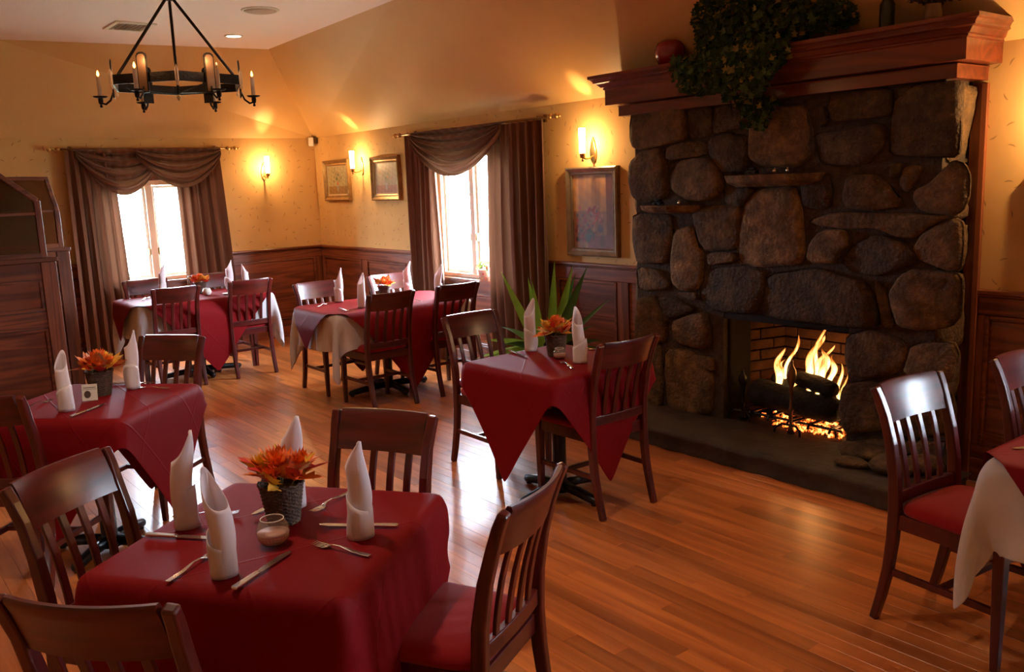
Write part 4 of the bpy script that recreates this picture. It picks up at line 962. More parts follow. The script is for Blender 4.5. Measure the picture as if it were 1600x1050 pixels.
# ------------------------------------------------------------------ napkins, cutlery, flowers
TZ = TOP+.0035
def napkin(x, y, face, h, label, group, seed=1, z=TZ, lean=0, ear=True):
    """standing napkin: rolled tube with a slanted pointed top and a folded cuff"""
    q = random.Random(seed); r0 = .0295+q.uniform(-.002, .002)
    lo, hi = h*q.uniform(.62, .74), h; wob = q.uniform(0, 6)
    def body(u, v):
        a = 2*PI*u*1.12-.4; k = (1+math.cos(a))/2; top = lo+(hi-lo)*k**1.6
        z_ = top*v; g = z_/h
        r = r0*(1-.10*g)*(1+.05*math.sin(a*2+g*5+wob))+.0022*u*2
        x_ = r*math.cos(a); y_ = r*math.sin(a)
        pinch = max(0, g-.55)/.45
        y_ *= 1-.35*pinch**1.5; x_ = x_+pinch*.006+lean*g*g
        x_ += .005*math.sin(g*7+wob)
        return (x_, y_+.004*math.sin(g*6+wob), z_)
    r = tag(empty('napkin', (x, y, z), math.radians(face)), label, 'napkin', group)
    MB().grid(body, 40, 16).build('roll', M['napkin'], r, smooth=True, solid=.0016)
    ch = h*.36
    def cuff(u, v):
        a = 2*PI*u*1.02+1.2; top = ch*(1+.22*math.cos(a-2.0+wob)); rr = (r0+.0042)*(1+.04*math.sin(a*3+wob))
        fl = .012*max(0, math.cos(a-4.2+seed))**5 if ear else 0
        return ((rr+fl*math.sin(v*2.6))*math.cos(a), (rr+fl*math.sin(v*2.6))*math.sin(a), top*v)
    MB().grid(cuff, 40, 8).build('cuff', M['napkin'], r, smooth=True, solid=.0018)
    return r
def fork_mesh():
    r = empty('fork')
    MB().sweep([(0, .0, .004), (0, .02, .004), (0, .06, .006), (0, .10, .012), (0, .125, .011), (0, .14, .007)], .01, flat=([.014, .016, .012, .006, .006, .014], [.0025]*6, (0, 0, 1))).build('handle', M['steel'], r, bevel=.001)
    def fn(u, v):
        yy = .138+.022*v; w = .007+.0062*math.sin(PI/2*min(1, v*1.4)); xx = (u-.5)*2*w
        return (xx, yy, .006-.003*math.sin(v*PI*.7)-.002*(1-(2*u-1)**2))
    MB().grid(fn, 7, 7).build('palm', M['steel'], r, smooth=True, solid=.0018)
    for k in (-1.5, -.5, .5, 1.5):
        MB().sweep([(k*.0072, .158, .003), (k*.0072, .175, .0028), (k*.007, .195, .006)], .01, flat=([.0042, .0036, .0018], [.0018]*3, (0, 0, 1))).build('tine', M['steel'], r)
    return r
def knife_mesh():
    r = empty('knife')
    MB().sweep([(0, 0, .005), (0, .004, .005), (0, .09, .005), (0, .10, .005)], .01, flat=([.013, .019, .016, .013], [.007, .008, .007, .005], (0, 0, 1))).build('handle', M['steel'], r, bevel=.002)
    P = [(-.007, .10), (-.011, .115), (-.012, .20), (-.006, .226), (.003, .234), (.008, .215), (.008, .10)]
    MB().prism(P, .003, .0048).build('blade', M['steel'], r)
    return r
fork0, knife0 = fork_mesh(), knife_mesh(); used = {'f': 0, 'k': 0}
def cutlery(kind, hx, hy, tx, ty, label, group, z=TZ):
    o = fork0 if kind == 'f' else knife0
    if used[kind]: o = copy_tree(o)
    used[kind] = 1
    o.location = (hx, hy, z); o.rotation_euler = (0, 0, math.atan2(ty-hy, tx-hx)-PI/2)
    return tag(o, label, 'fork' if kind == 'f' else 'knife', group)
GN = 'folded napkins and cutlery on the nearest table'
napkin(7.291, -4.071, 60, .285, 'tall folded napkin at the left corner of the nearest table, sharp tip upright', GN, 3, lean=.0)
napkin(7.689, -4.110, 190, .275, 'napkin at the front of the nearest table between fork and knife, cuff flaring right', GN, 4, lean=.01)
napkin(7.711, -3.733, 15, .275, 'napkin standing on the knife at the right of the nearest table', GN, 5, lean=-.01)
napkin(7.355, -3.765, 20, .285, 'napkin behind the flower basket on the nearest table', GN, 6)
cutlery('f', 7.638, -4.234, 7.553, -4.103, 'fork with its handle towards the camera, left of the front napkin', GN)
cutlery('f', 7.852, -3.786, 7.643, -3.868, 'fork lying with tines towards the glass candle holder', GN)
cutlery('f', 7.370, -3.580, 7.450, -3.750, 'fork behind the right-hand napkin, right of the flower basket', GN)
cutlery('f', 7.190, -4.080, 7.294, -3.925, 'fork mostly hidden behind the two left napkins, tip showing', GN)
cutlery('k', 7.794, -4.127, 7.681, -3.932, 'knife lying at the front edge of the nearest table', GN)
cutlery('k', 7.726, -3.625, 7.550, -3.794, 'knife passing under the right-hand napkin of the nearest table', GN)
cutlery('k', 7.281, -4.182, 7.450, -4.045, 'knife at the left corner of the nearest table beside the tall napkin', GN)
cutlery('k', 7.240, -3.690, 7.340, -3.885, 'knife behind the flower basket with only its tip showing', GN)
# the other tables
GT = 'napkins on the small table by the hearth'
napkin(5.985, -1.700, 100, .295, 'slim napkin left of the flowers on the table by the hearth', GT, 11)
napkin(6.443, -1.745, 160, .290, 'broad curved napkin right of the flowers on the table by the hearth', GT, 12, lean=.02)
cutlery('k', 5.915, -1.80, 6.13, -1.85, 'knife at the left of the table by the hearth', GT)
cutlery('f', 6.533, -1.877, 6.36, -1.80, 'fork at the front of the table by the hearth', GT)
cutlery('k', 6.62, -1.66, 6.45, -1.58, 'knife at the right of the table by the hearth', GT)
cutlery('f', 6.08, -1.50, 6.24, -1.46, 'fork at the back of the table by the hearth', GT)
GF = 'napkins on the table beside the booth'
napkin(5.463, -4.005, 150, .275, 'napkin left of the flowers on the table beside the booth', GF, 13)
napkin(5.211, -3.642, 70, .295, 'napkin right of the flowers on the table beside the booth', GF, 14)
cutlery('k', 5.62, -4.02, 5.47, -3.84, 'knife in front of the flower card beside the booth', GF)
cutlery('f', 5.29, -4.16, 5.18, -4.02, 'fork at the left edge of the table beside the booth', GF)
cutlery('f', 5.37, -3.52, 5.24, -3.62, 'fork right of the far napkin on the table beside the booth', GF)
cutlery('k', 5.02, -3.70, 5.17, -3.53, 'knife at the far side of the table beside the booth', GF)
GL = 'napkins on the long table before the bright window'
ZL = TOP+.008
napkin(3.06, -1.38, 60, .285, 'leftmost napkin of the long table, standing before the sunlit chair', GL, 15, ZL)
napkin(3.56, -1.44, 100, .275, 'napkin nearest the camera on the long table', GL, 16, ZL)
napkin(3.09, -.72, 60, .285, 'far napkin right behind the flowers of the long table', GL, 17, ZL)
napkin(3.60, -.73, 30, .285, 'rightmost napkin of the long table, against the bright window', GL, 18, ZL)
cutlery('f', 3.22, -1.66, 3.10, -1.52, 'fork at the left end of the long table', GL, ZL)
cutlery('k', 3.66, -1.62, 3.46, -1.58, 'knife near the hanging white corner of the long table', GL, ZL)
cutlery('f', 3.66, -.95, 3.48, -.93, 'fork at the far end of the long table', GL, ZL)
GW = 'napkins on the table by the left window'
napkin(1.16, -2.25, 90, .30, 'napkin left of the flowers before the left window', GW, 19, ZL)
napkin(1.22, -1.62, 60, .29, 'tall napkin right of the flowers on the far left table, left one of a pair', GW, 20, ZL)
napkin(1.60, -1.60, 240, .27, 'napkin at the right of the far left table, right one of a pair', GW, 21, ZL)
cutlery('f', 1.35, -2.50, 1.20, -2.40, 'fork at the left end of the far left table', GW, ZL)
cutlery('k', 8.70, -1.56, 8.60, -1.745, 'knife on the burgundy cloth at the right edge', 'cutlery on the table at the right edge')

M['wicker'] = plain('dark_wicker', (.085, .045, .026), .65, bump=.6, bscale=150, var=.5, vscale=60)
def vary(name, c, v=.3): return plain(name, c, .6, var=v, vscale=25)
PET = [vary('orange_petal', (.90, .17, .015)), vary('deep_orange_petal', (.85, .11, .012)), vary('yellow_leaf', (.85, .45, .05)), vary('rust_leaf', (.72, .18, .03)), vary('red_leaf', (.62, .03, .02)), vary('olive_stem', (.14, .13, .03)), vary('straw_leaf', (.65, .40, .16))]
def petal_ring(mb, c, r, n, tilt, w, q, curl=.3):
    for k in range(n):
        a = 2*PI*(k+q.uniform(-.2, .2))/n; d = Vector((math.cos(a), math.sin(a), 0)); t = tilt+q.uniform(-.15, .15)
        s = Vector((-d.y, d.x, 0)); L = r*q.uniform(.85, 1.1); P = [Vector(c)]
        for i in (1, 2, 3): P.append(Vector(c)+(d*math.cos(t+curl*(i-1)*.6)+Vector((0, 0, math.sin(t+curl*(i-1)*.6))))*L*i/3)
        v = [P[0]-s*w*.3, P[0]+s*w*.3, P[1]-s*w, P[1]+s*w, P[2]-s*w*.9, P[2]+s*w*.9, P[3]]
        mb.add(v, [(0, 1, 3, 2), (2, 3, 5, 4), (4, 5, 6)])
def flower(parent, loc, r, mat, q, tilt=(0, 0)):
    mb = MB()
    for k, (tt, rr, n) in enumerate(((.05, 1, 16), (.35, .92, 15), (.65, .8, 13), (.95, .62, 10), (1.25, .45, 7))): petal_ring(mb, (0, 0, k*.003), r*rr, n, tt, r*.11, q, .35)
    mb.ball((0, 0, .004), r*.3, 8, 6)
    o = mb.build('flower', mat, parent, loc=loc, rot=(tilt[0], tilt[1], q.random()*6)); return o
def leafshape(mb, L, w, lobes=2, curl=.25):
    # pointed leaf with side lobes, folded along its rib
    prof = [(0, .03), (.12, .35), (.22, .95), (.30, .55), (.42, .85), (.50, .98), (.58, .5), (.72, .45), (.86, .2), (1, 0)]
    v = []; f = []
    for t, k in prof:
        z = curl*L*(t*t)*.6
        v += [(-w*k, t*L, z+w*k*.25), (0, t*L, z), (w*k, t*L, z+w*k*.25)]
    for i in range(len(prof)-1): f += [(i*3, i*3+1, i*3+4, i*3+3), (i*3+1, i*3+2, i*3+5, i*3+4)]
    return mb.add(v, f)
def arrangement(x, y, z, label, group, seed, scale=1, kind='basket', lean=0):
    q = random.Random(seed)
    r = tag(empty('flower_basket' if kind == 'basket' else 'flower_pot', (x, y, z), q.random()*6), label, 'flowers', group)
    Hh = .105*scale; r0, r1 = .040*scale, .056*scale
    if kind == 'basket':
        def fn(u, v):
            a = 2*PI*u; rr = r0+(r1-r0)*v; w = .0026*math.sin(a*15+PI*int(v*21))
            return ((rr+w)*math.cos(a), (rr+w)*math.sin(a), Hh*v)
        MB().grid(fn, 90, 44, True).build('basket', M['wicker'], r, smooth=True)
        rim = [((r1+.001)*math.cos(a), (r1+.001)*math.sin(a), Hh+.003*math.sin(a*14)) for a in [2*PI*i/60 for i in range(61)]]
        MB().sweep(rim, .0038, 6).build('rim', M['wicker'], r, smooth=True)
        MB().lathe([(0, .001), (r0, .001), (r0, .004), (0, .004)], 20).lathe([(0, Hh*.8), (r1*.92, Hh*.82)], 20).build('filling', PET[5], r)
    else:
        MB().lathe([(r0*.9, 0), (r1*.95, Hh), (r1, Hh), (r1, Hh*.9)], 24).lathe([(0, Hh*.9), (r1*.9, Hh*.9)], 20).build('pot', M['wicker'], r, smooth=True)
    s = scale
    spots = [(0, 0, .052, .058, 0), (.046, .02, .042, .046, 0), (-.048, .015, .040, .046, 2), (.0, -.045, .030, .040, 1), (-.01, .048, .032, .038, 0), (.05, -.03, .022, .032, 1)]
    for k, (fx, fy, fz, fr, m) in enumerate(spots):
        flower(r, (fx*s, fy*s, Hh+fz*s), fr*s, PET[m], q, (-fy*9, fx*9))
        MB().sweep([(fx*.4*s, fy*.4*s, Hh*.8), (fx*s, fy*s, Hh+fz*s)], .0018, 5).build('stem', PET[5], r)
    for k in range(26):
        a = 2*PI*k/26*1.0+q.uniform(-.3, .3); L = q.uniform(.06, .10)*s; el = q.uniform(-.15, .95); rr = r1*.6
        mb = leafshape(MB(), L, L*.36, curl=q.uniform(-.3, .4))
        Rm = Matrix.Rotation(a-PI/2, 4, 'Z') @ Matrix.Rotation(el, 4, 'X') @ Matrix.Rotation(q.uniform(-.7, .7), 4, 'Y')
        o = mb.build('leaf', PET[(2, 3, 4, 6, 3, 2, 4, 3, 6, 2)[k % 10]], r); o.matrix_local = Matrix.Translation((rr*math.cos(a), rr*math.sin(a), Hh+q.uniform(0, .03)*s)) @ Rm
    return r
GB = 'autumn flower baskets on the tables'
arrangement(7.455, -3.845, TZ, 'wicker basket of orange chrysanthemums and autumn leaves on the nearest table', GB, 1, 1.12)
arrangement(5.235, -3.80, TZ, 'autumn flowers on the table beside the booth, behind a small printed card', GB, 2, 1.12)
arrangement(6.205, -1.70, TZ, 'autumn flowers in a dark pot on the small table by the hearth', GB, 3, 1.1)
arrangement(3.20, -1.02, ZL, 'autumn flowers between the napkins of the long table', GB, 4, .95)
arrangement(1.28, -1.93, ZL, 'autumn flowers on the far left table by the window', GB, 5, .95)
# glass candle holder
def votive(x, y, z, label, s=1, glassy=True, group=None):
    r = tag(empty('candle_holder', (x, y, z)), label, 'candle holder', group)
    prof = [(.020, .0), (.034, .003), (.043, .018), (.046, .034), (.042, .052), (.033, .068), (.030, .071)]
    MB().lathe([(a*s, b*s) for a, b in prof]+[((a-.0025)*s, (b+.002)*s) for a, b in reversed(prof)], 28).build('glass_bowl', M['votive'] if glassy else M['whiteplastic'], r, smooth=True)
    MB().sweep([(.031*s*math.cos(2*PI*k/32), .031*s*math.sin(2*PI*k/32), .072*s) for k in range(33)], .0016, 6).build('rim', M['rim_highlight'], r, smooth=True)
    if glassy: MB().lathe([(0, .005*s), (.030*s, .006*s), (.040*s, .018*s), (.0422*s, .028*s), (.0422*s, .034*s), (0, .034*s)], 24).build('wax', M['wax'], r, smooth=True)
    else: MB().lathe([(.0, .062*s), (.031*s, .062*s)], 20).build('packets', M['napkin'], r)
    return r
votive(7.590, -3.935, TZ, 'round glass bowl with a peach candle beside the flower basket')
votive(6.285, -1.745, TZ, 'small round glass candle bowl at the flowers by the hearth', .78)
votive(3.38, -1.18, ZL, 'small amber candle bowl left of the flowers on the long table', .75)
votive(1.50, -1.95, ZL, 'white bowl on a saucer on the far left table', .9, False)
# saucer under it
tag(MB().lathe([(.0, 0), (.045, .001), (.060, .007), (.062, .009), (.045, .004), (.0, .003)], 28, (1.60, -1.78)).build('saucer', M['whiteplastic'], loc=(0, 0, ZL), smooth=True), 'white saucer on the far left table', 'saucer')
# printed card in front of the flowers of the booth table
cr_ = tag(empty('table_card', (5.335, -3.875, TZ), math.radians(66)), 'small printed card standing before the flowers on the table beside the booth', 'card')
Rm = Matrix.Rotation(math.radians(-12), 4, 'X')
MB().box(-.034, .034, -.001, .001, 0, .078, Rm).build('card', plain('cream_card', (.62, .57, .46), .6), cr_)
MB().box(-.027, .027, -.0016, -.001, .060, .064, Rm).build('print_line', plain('grey_print', (.18, .15, .12), .7), cr_)
MB().prism([(-.010+.020*math.cos(a)*(.75), .030+.018*math.sin(a)) for a in [2*PI*i/14 for i in range(14)]], -.0016, -.001, 'y', Rm).build('printed_picture', plain('dark_brown_print', (.06, .035, .02), .7), cr_)
MB().box(-.030, .030, -.0016, -.001, .053, .055, Rm).build('print_line', bpy.data.materials['grey_print'], cr_)
# scrap of paper on the floor
q = random.Random(8)
tag(MB().grid(lambda u, v: (.022*(u-.5)*2+.004*math.sin(v*9), .03*(v-.5)*2, .010+.008*math.sin(u*7+v*5)), 6, 6).build('paper_scrap', M['napkin'], loc=(8.226, -1.304, 0)), 'crumpled white paper scrap on the floor near the right-hand chair', 'paper')

# ------------------------------------------------------------------ wall things
def painting(fn, nx, ny):
    """mesh grid with a colour attribute; fn(u,v)->rgb"""
    pass
def picture(name, x0, x1, z0, z1, mat, fr, kind, label, tilt=0):
    cx, cz = (x0+x1)/2, (z0+z1)/2; w, h = (x1-x0)/2, (z1-z0)/2
    r = tag(empty(name, (cx, -.001, cz)), label, 'picture'); r.rotation_euler = (0, tilt, 0)
    # mitred frame moulding: outer lip, cove, inner lip
    prof = [(0, 0), (0, .038), (fr*.18, .044), (fr*.35, .036), (fr*.62, .024), (fr*.85, .026), (fr, .018), (fr, .004)]
    v = []; f = []
    for o, d in prof: v += [(-w+o, -d, -h+o), (w-o, -d, -h+o), (w-o, -d, h-o), (-w+o, -d, h-o)]
    for i in range(len(prof)-1):
        for k in range(4): f.append((i*4+k, i*4+(k+1) % 4, (i+1)*4+(k+1) % 4, (i+1)*4+k))
    MB().add(v, f).build('frame', mat, r)
    iw, ih = w-fr, h-fr
    if kind < 2:
        m = .012
        v = []; 
        for o, d in ((0, .016), (m, .013)): v += [(-iw+o, -d, -ih+o), (iw-o, -d, -ih+o), (iw-o, -d, ih-o), (-iw+o, -d, ih-o)]
        MB().add(v, [(k, (k+1) % 4, 4+(k+1) % 4, 4+k) for k in range(4)]).build('liner', M['linen'], r); iw -= m; ih -= m
    nx, ny = 56, int(56*ih/iw)
    o = MB().grid(lambda u, t: ((u-.5)*2*iw, -.012, (t-.5)*2*ih), nx, ny).build('canvas', M['paint'], r)
    q = random.Random(kind+5); C = []
    blobs = []
    if kind == 2:
        for _ in range(70): 
            t = q.random(); blobs.append((.5+q.gauss(0, .17), .42+q.gauss(0, .10), q.uniform(.015, .045), q.choice([(.45, .05, .05), (.55, .12, .10), (.10, .13, .10), (.26, .12, .10), (.35, .08, .10), (.62, .35, .30)])))
        for _ in range(60): blobs.append((q.uniform(.05, .5), q.uniform(.10, .32), q.uniform(.02, .05), q.choice([(.40, .04, .05), (.08, .10, .09), (.10, .09, .06), (.30, .10, .08)])))
        blobs += [(.68, .27, .09, (.16, .10, .12)), (.36, .14, .10, (.12, .12, .10)), (.72, .10, .12, (.22, .10, .09))]
    else:
        for _ in range(60): blobs.append((.5+q.gauss(0, .18), .62+q.gauss(0, .13), q.uniform(.01, .03), q.choice([(.62, .58, .42), (.25, .30, .14), (.30, .34, .20), (.60, .30, .14), (.55, .50, .40), (.18, .22, .12)])))
        for k in range(14): 
            a = q.uniform(-.9, .9)
            for s in range(12): blobs.append((.5+math.sin(a)*s*.028, .38+math.cos(a)*s*.032, .009, (.20, .24, .12)))
        blobs += [(.5, .28, .085, (.50, .47, .42)), (.5, .20, .075, (.46, .42, .38)), (.53, .26, .03, (.28, .26, .28)), (.5, .38, .05, (.62, .22, .10) if kind == 0 else (.40, .36, .30))]
    for j in range(ny):
        for i in range(nx):
            u, t = i/(nx-1), j/(ny-1); nz = .06*math.sin(u*31+t*17)*math.sin(t*23-u*9)
            if kind == 2:
                c = [.60, .38, .17] if t > .5 else [.42, .25, .15]
                s = int(u*7.3) % 3; c = [c[0]*(1, .78, .90)[s], c[1]*(1, .72, .88)[s], c[2]*(1, .70, .85)[s]]
                if u > .83: c = [.24, .10, .06]
                if t < .18 and u > .35: c = [.30, .13, .12]
            else:
                c = [.55, .48, .30] if t > .28 else ([.45, .30, .12] if kind == 0 else [.50, .30, .18])
                if kind == 1: c = [c[0]*.85, c[1]*.82, c[2]*1.05]
            for bx, bz, br, bc in blobs:
                d = math.hypot(u-bx, (t-bz)*ih/iw)/br
                if d < 1: k = min(1, (1-d)*2.5); c = [c[n]*(1-k)+bc[n]*k for n in range(3)]
            C.append([max(0, c[0]+nz*.5*c[0]*4), max(0, c[1]+nz*.5*c[1]*4), max(0, c[2]+nz*.3*c[2]*4), 1])
    C = [[x**(1.45 if kind == 2 else 1.6) for x in c[:3]]+[1] for c in C]
    a = o.data.color_attributes.new('Col', 'FLOAT_COLOR', 'POINT'); a.data.foreach_set('color', np.array(C, dtype=np.float32).reshape(-1))
    return r
picture('framed_picture', .25, .85, 1.565, 2.02, M['gold'], .062, 0, 'small gilt-framed flower still life nearest the room corner', .0)
picture('framed_picture', 1.35, 1.92, 1.56, 2.015, M['gold'], .062, 1, 'small gilt-framed still life between the wall lamp and the curtain', .0)
picture('framed_picture', 4.46, 5.03, 1.10, 1.79, M['silver'], .062, 2, 'large framed flower painting under the lamp beside the fireplace')
picture('framed_picture', 7.90, 8.45, 1.28, 1.66, M['gold'], .06, 1, 'framed picture cut by the right edge of the photo')
def sconce(side, a, z, label):
    r = empty('wall_sconce', (0, 0, 0)); tag(r, label, 'wall lamp', 'brass wall lamps with frosted glass tubes')
    D = .12
    def P(x, d, zz): return (x, -d, zz)
    mb = MB().lathe([(.0, -.030), (.017, -.028), (.020, -.015), (.022, .0), (.024, .006), (.0, .006)], 20, (0, -D)); mb.build('cup', M['brass'], r, smooth=True)
    MB().lathe([(.0, -.055), (.007, -.053), (.009, -.045), (.005, -.038), (.008, -.03)], 12, (0, -D)).build('finial', M['brass'], r, smooth=True)
    MB().sweep([P(0, D, -.02), P(0, D-.03, -.035), P(0, .04, -.03), P(0, .012, -.012)], .0065, 8).build('arm', M['brass'], r, smooth=True)
    v = [(-.030, -.04), (-.034, .02), (-.016, .095), (0, .13), (.016, .095), (.034, .02), (.030, -.04), (0, -.07)]
    MB().prism(v, -.014, 0, 'y').build('backplate', M['brass'], r, bevel=.004)
    MB().lathe([(.023, .006), (.025, .10), (.027, .195), (.0235, .195), (.021, .02)], 24, (0, -D)).build('glass_tube', M['tube'], r, smooth=True)
    r.location = (a, 0, z) if side == 'back' else (0, a, z)
    if side == 'left': r.rotation_euler = (0, 0, PI/2)
    pb = bulb('lamp_bulb', (a, -D, z+.075) if side == 'back' else (D, a, z+.075), SCW*(2.2 if a > 8 else 1), WARM, .012)
    up = bulb('lamp_bulb', (a, -D, z+.10) if side == 'back' else (D, a, z+.10), UPL, WARM, .012, spot=.38)
    up.rotation_euler = (PI, 0, 0)
    return r
sconce('left', -.655, 1.895, 'glowing wall lamp on the left wall between window and corner')
sconce('back', 1.12, 1.90, 'glowing wall lamp between the two small pictures')
sconce('back', 4.755, 1.885, 'glowing wall lamp above the large framed picture')
sconce('back', 8.12, 1.86, 'wall lamp right of the fireplace, glow at the edge of the photo')
# small white sensor high in the corner
r = tag(empty('wall_sensor', (.06, -.06, 2.25)), 'small white sensor box high in the room corner', 'sensor')
r.rotation_euler = (0, 0, math.radians(-40))
MB().box(-.035, .035, -.03, .03, -.05, .05).build('housing', M['whiteplastic'], r, bevel=.008)
MB().box(-.02, .02, .03, .06, -.02, .06).build('wall_bracket', M['bronze'], r)
MB().box(-.025, .025, -.033, -.03, -.03, .01).build('lens', plain('sensor_lens', (.5, .42, .3), .3), r)
# ceiling fixtures
r = tag(empty('recessed_light', (1.48, -1.46, HC)), 'round lit recessed light in the ceiling', 'ceiling light')
MB().lathe([(.085, 0), (.085, -.006), (.068, -.008), (.066, 0)], 32).build('trim_ring', M['whiteplastic'], r, smooth=True)
MB().lathe([(.0, -.004), (.066, -.004)], 32).build('lens', M['disc'], r)
r = tag(empty('ceiling_speaker', (2.72, -1.72, HC)), 'round flush speaker in the ceiling', 'speaker')
MB().lathe([(.15, 0), (.15, -.007), (.135, -.011), (.130, -.006)], 40).build('rim', M['whiteplastic'], r, smooth=True)
MB().lathe([(.0, -.012), (.06, -.011), (.131, -.006)], 40).build('grille', M['speaker'], r, smooth=True)
r = tag(empty('air_vent', (1.60, -2.42, HC)), 'white ceiling air vent behind the chandelier', 'vent')
mb = MB()
for q_ in ((-.2, .2, -.17, -.13), (-.2, .2, .13, .17), (-.2, -.16, -.13, .13), (.16, .2, -.13, .13)): mb.box(q_[0], q_[1], q_[2], q_[3], -.014, 0)
mb.build('frame', M['whiteplastic'], r, bevel=.003)
for k in range(7): MB().box(-.16, .16, -.012, .012, -.001, .001, Matrix.Translation((0, -.11+k*.037, -.008)) @ Matrix.Rotation(.6, 4, 'X')).build('louvre', M['whiteplastic'], r)
MB().box(-.165, .165, -.135, .135, -.002, -.0005).build('duct_plate', M['speaker'], r)

# ------------------------------------------------------------------ chandelier
CHX, CHY, CHZ = 4.875, -3.16, 2.285
ch = tag(empty('chandelier', (CHX, CHY, CHZ)), 'black wrought-iron chandelier with candle lamps hanging over the booth table', 'chandelier')
cam_a = math.atan2(CAM.y-CHY, CAM.x-CHX)
Rv = .355; ap = Rv*math.cos(PI/6)
for k in range(6):
    a0_, a1_ = cam_a+k*PI/3, cam_a+(k+1)*PI/3
    p, q_ = (Rv*math.cos(a0_), Rv*math.sin(a0_), 0), (Rv*math.cos(a1_), Rv*math.sin(a1_), 0)
    MB().sweep([p, q_], .01, flat=(.008, .048, (0, 0, 1))).build('ring_bar', M['iron'], ch)
    am = (a0_+a1_)/2; Rm = Matrix.Rotation(am, 4, 'Z')
    pl = [(-.028, -.075), (-.028, .105), (-.022, .116), (-.010, .122), (.010, .122), (.022, .116), (.028, .105), (.028, -.075)]
    mb = MB().prism(pl, ap+.008, ap+.014, 'x', Rm); back = mb.build('back_plate', M['iron'], ch)
    MB().prism([(y_*.78, z_*.92) for y_, z_ in pl], ap+.0145, ap+.016, 'x', Rm).build('reflector', M['mirrorplate'], back)
    C = lambda r_, z_: Rm @ Vector((r_, 0, z_))
    MB().sweep([C(ap+.014, -.045), C(ap+.030, -.085), C(ap+.055, -.105), C(ap+.075, -.098), C(ap+.078, -.09)], .0055, 8).build('arm', M['iron'], ch, smooth=True)
    MB().lathe([(.0, -.072), (.010, -.074), (.030, -.070), (.037, -.064), (.030, -.067), (.0, -.069)], 20, M=Matrix.Translation(C(ap+.078, 0))).build('drip_pan', M['iron'], ch, smooth=True)
    MB().lathe([(.0, -.122), (.006, -.12), (.008, -.114), (.004, -.107), (.011, -.1), (.013, -.085), (.011, -.07)], 12, M=Matrix.Translation(C(ap+.078, 0))).build('cup', M['iron'], ch, smooth=True)
    MB().lathe([(.0105, -.067), (.0105, .035), (.0, .037)], 14, M=Matrix.Translation(C(ap+.078, 0))).build('candle_sleeve', M['candle'], ch, smooth=False, angle=40)
    MB().lathe([(.0, .036), (.006, .042), (.0065, .05), (.003, .062), (.0, .068)], 10, M=Matrix.Translation(C(ap+.078, 0))).build('bulb', M['flamebulb'] if k != 0 else M['candle'], ch, smooth=True)
    MB().lathe([(.0, .055), (.004, .045), (.009, .03), (.009, -.02), (.004, -.03), (.008, -.036), (.006, -.046), (.0, -.05)], 10, M=Matrix.Translation(Vector(p)*1.02)).build('corner_finial', M['candle'], ch, smooth=True)
    bulb('candle_glow', tuple(Vector((CHX, CHY, CHZ))+C(ap+.078, .085)), CHW, (1, .50, .20), .012)
    if k % 2 == 1:
        e = Vector((Rv*.95*math.cos(a0_), Rv*.95*math.sin(a0_), .02)); t = Vector((.02*math.cos(a0_), .02*math.sin(a0_), .43))
        MB().sweep([e*.97, e.lerp(t, .98)], .008, 8).build('suspension_bar', M['iron'], ch)
MB().sweep([(0, 0, -.06), (0, 0, .45)], .0055, 8).build('centre_rod', M['iron'], ch)
MB().lathe([(.0, -.09), (.008, -.085), (.012, -.07), (.006, -.058), (.0, -.055)], 12).build('bottom_finial', M['brass'], ch, smooth=True)
MB().lathe([(.0, .42), (.03, .425), (.038, .44), (.02, .46), (.0, .47)], 16).build('top_hub', M['iron'], ch, smooth=True)
MB().sweep([(0, 0, .46), (0, 0, HC-CHZ-.03)], .006, 8).build('chain', M['iron'], ch)
MB().lathe([(.06, HC-CHZ), (.06, HC-CHZ-.012), (.02, HC-CHZ-.035), (.0, HC-CHZ-.035)], 24).build('ceiling_canopy', M['iron'], ch, smooth=True)
for k in (0, 2, 4):
    am = cam_a+(k+.5)*PI/3; MB().sweep([(0, 0, -.05), (ap*.95*math.cos(am), ap*.95*math.sin(am), -.02)], .003, 6).build('brace', M['iron'], ch)

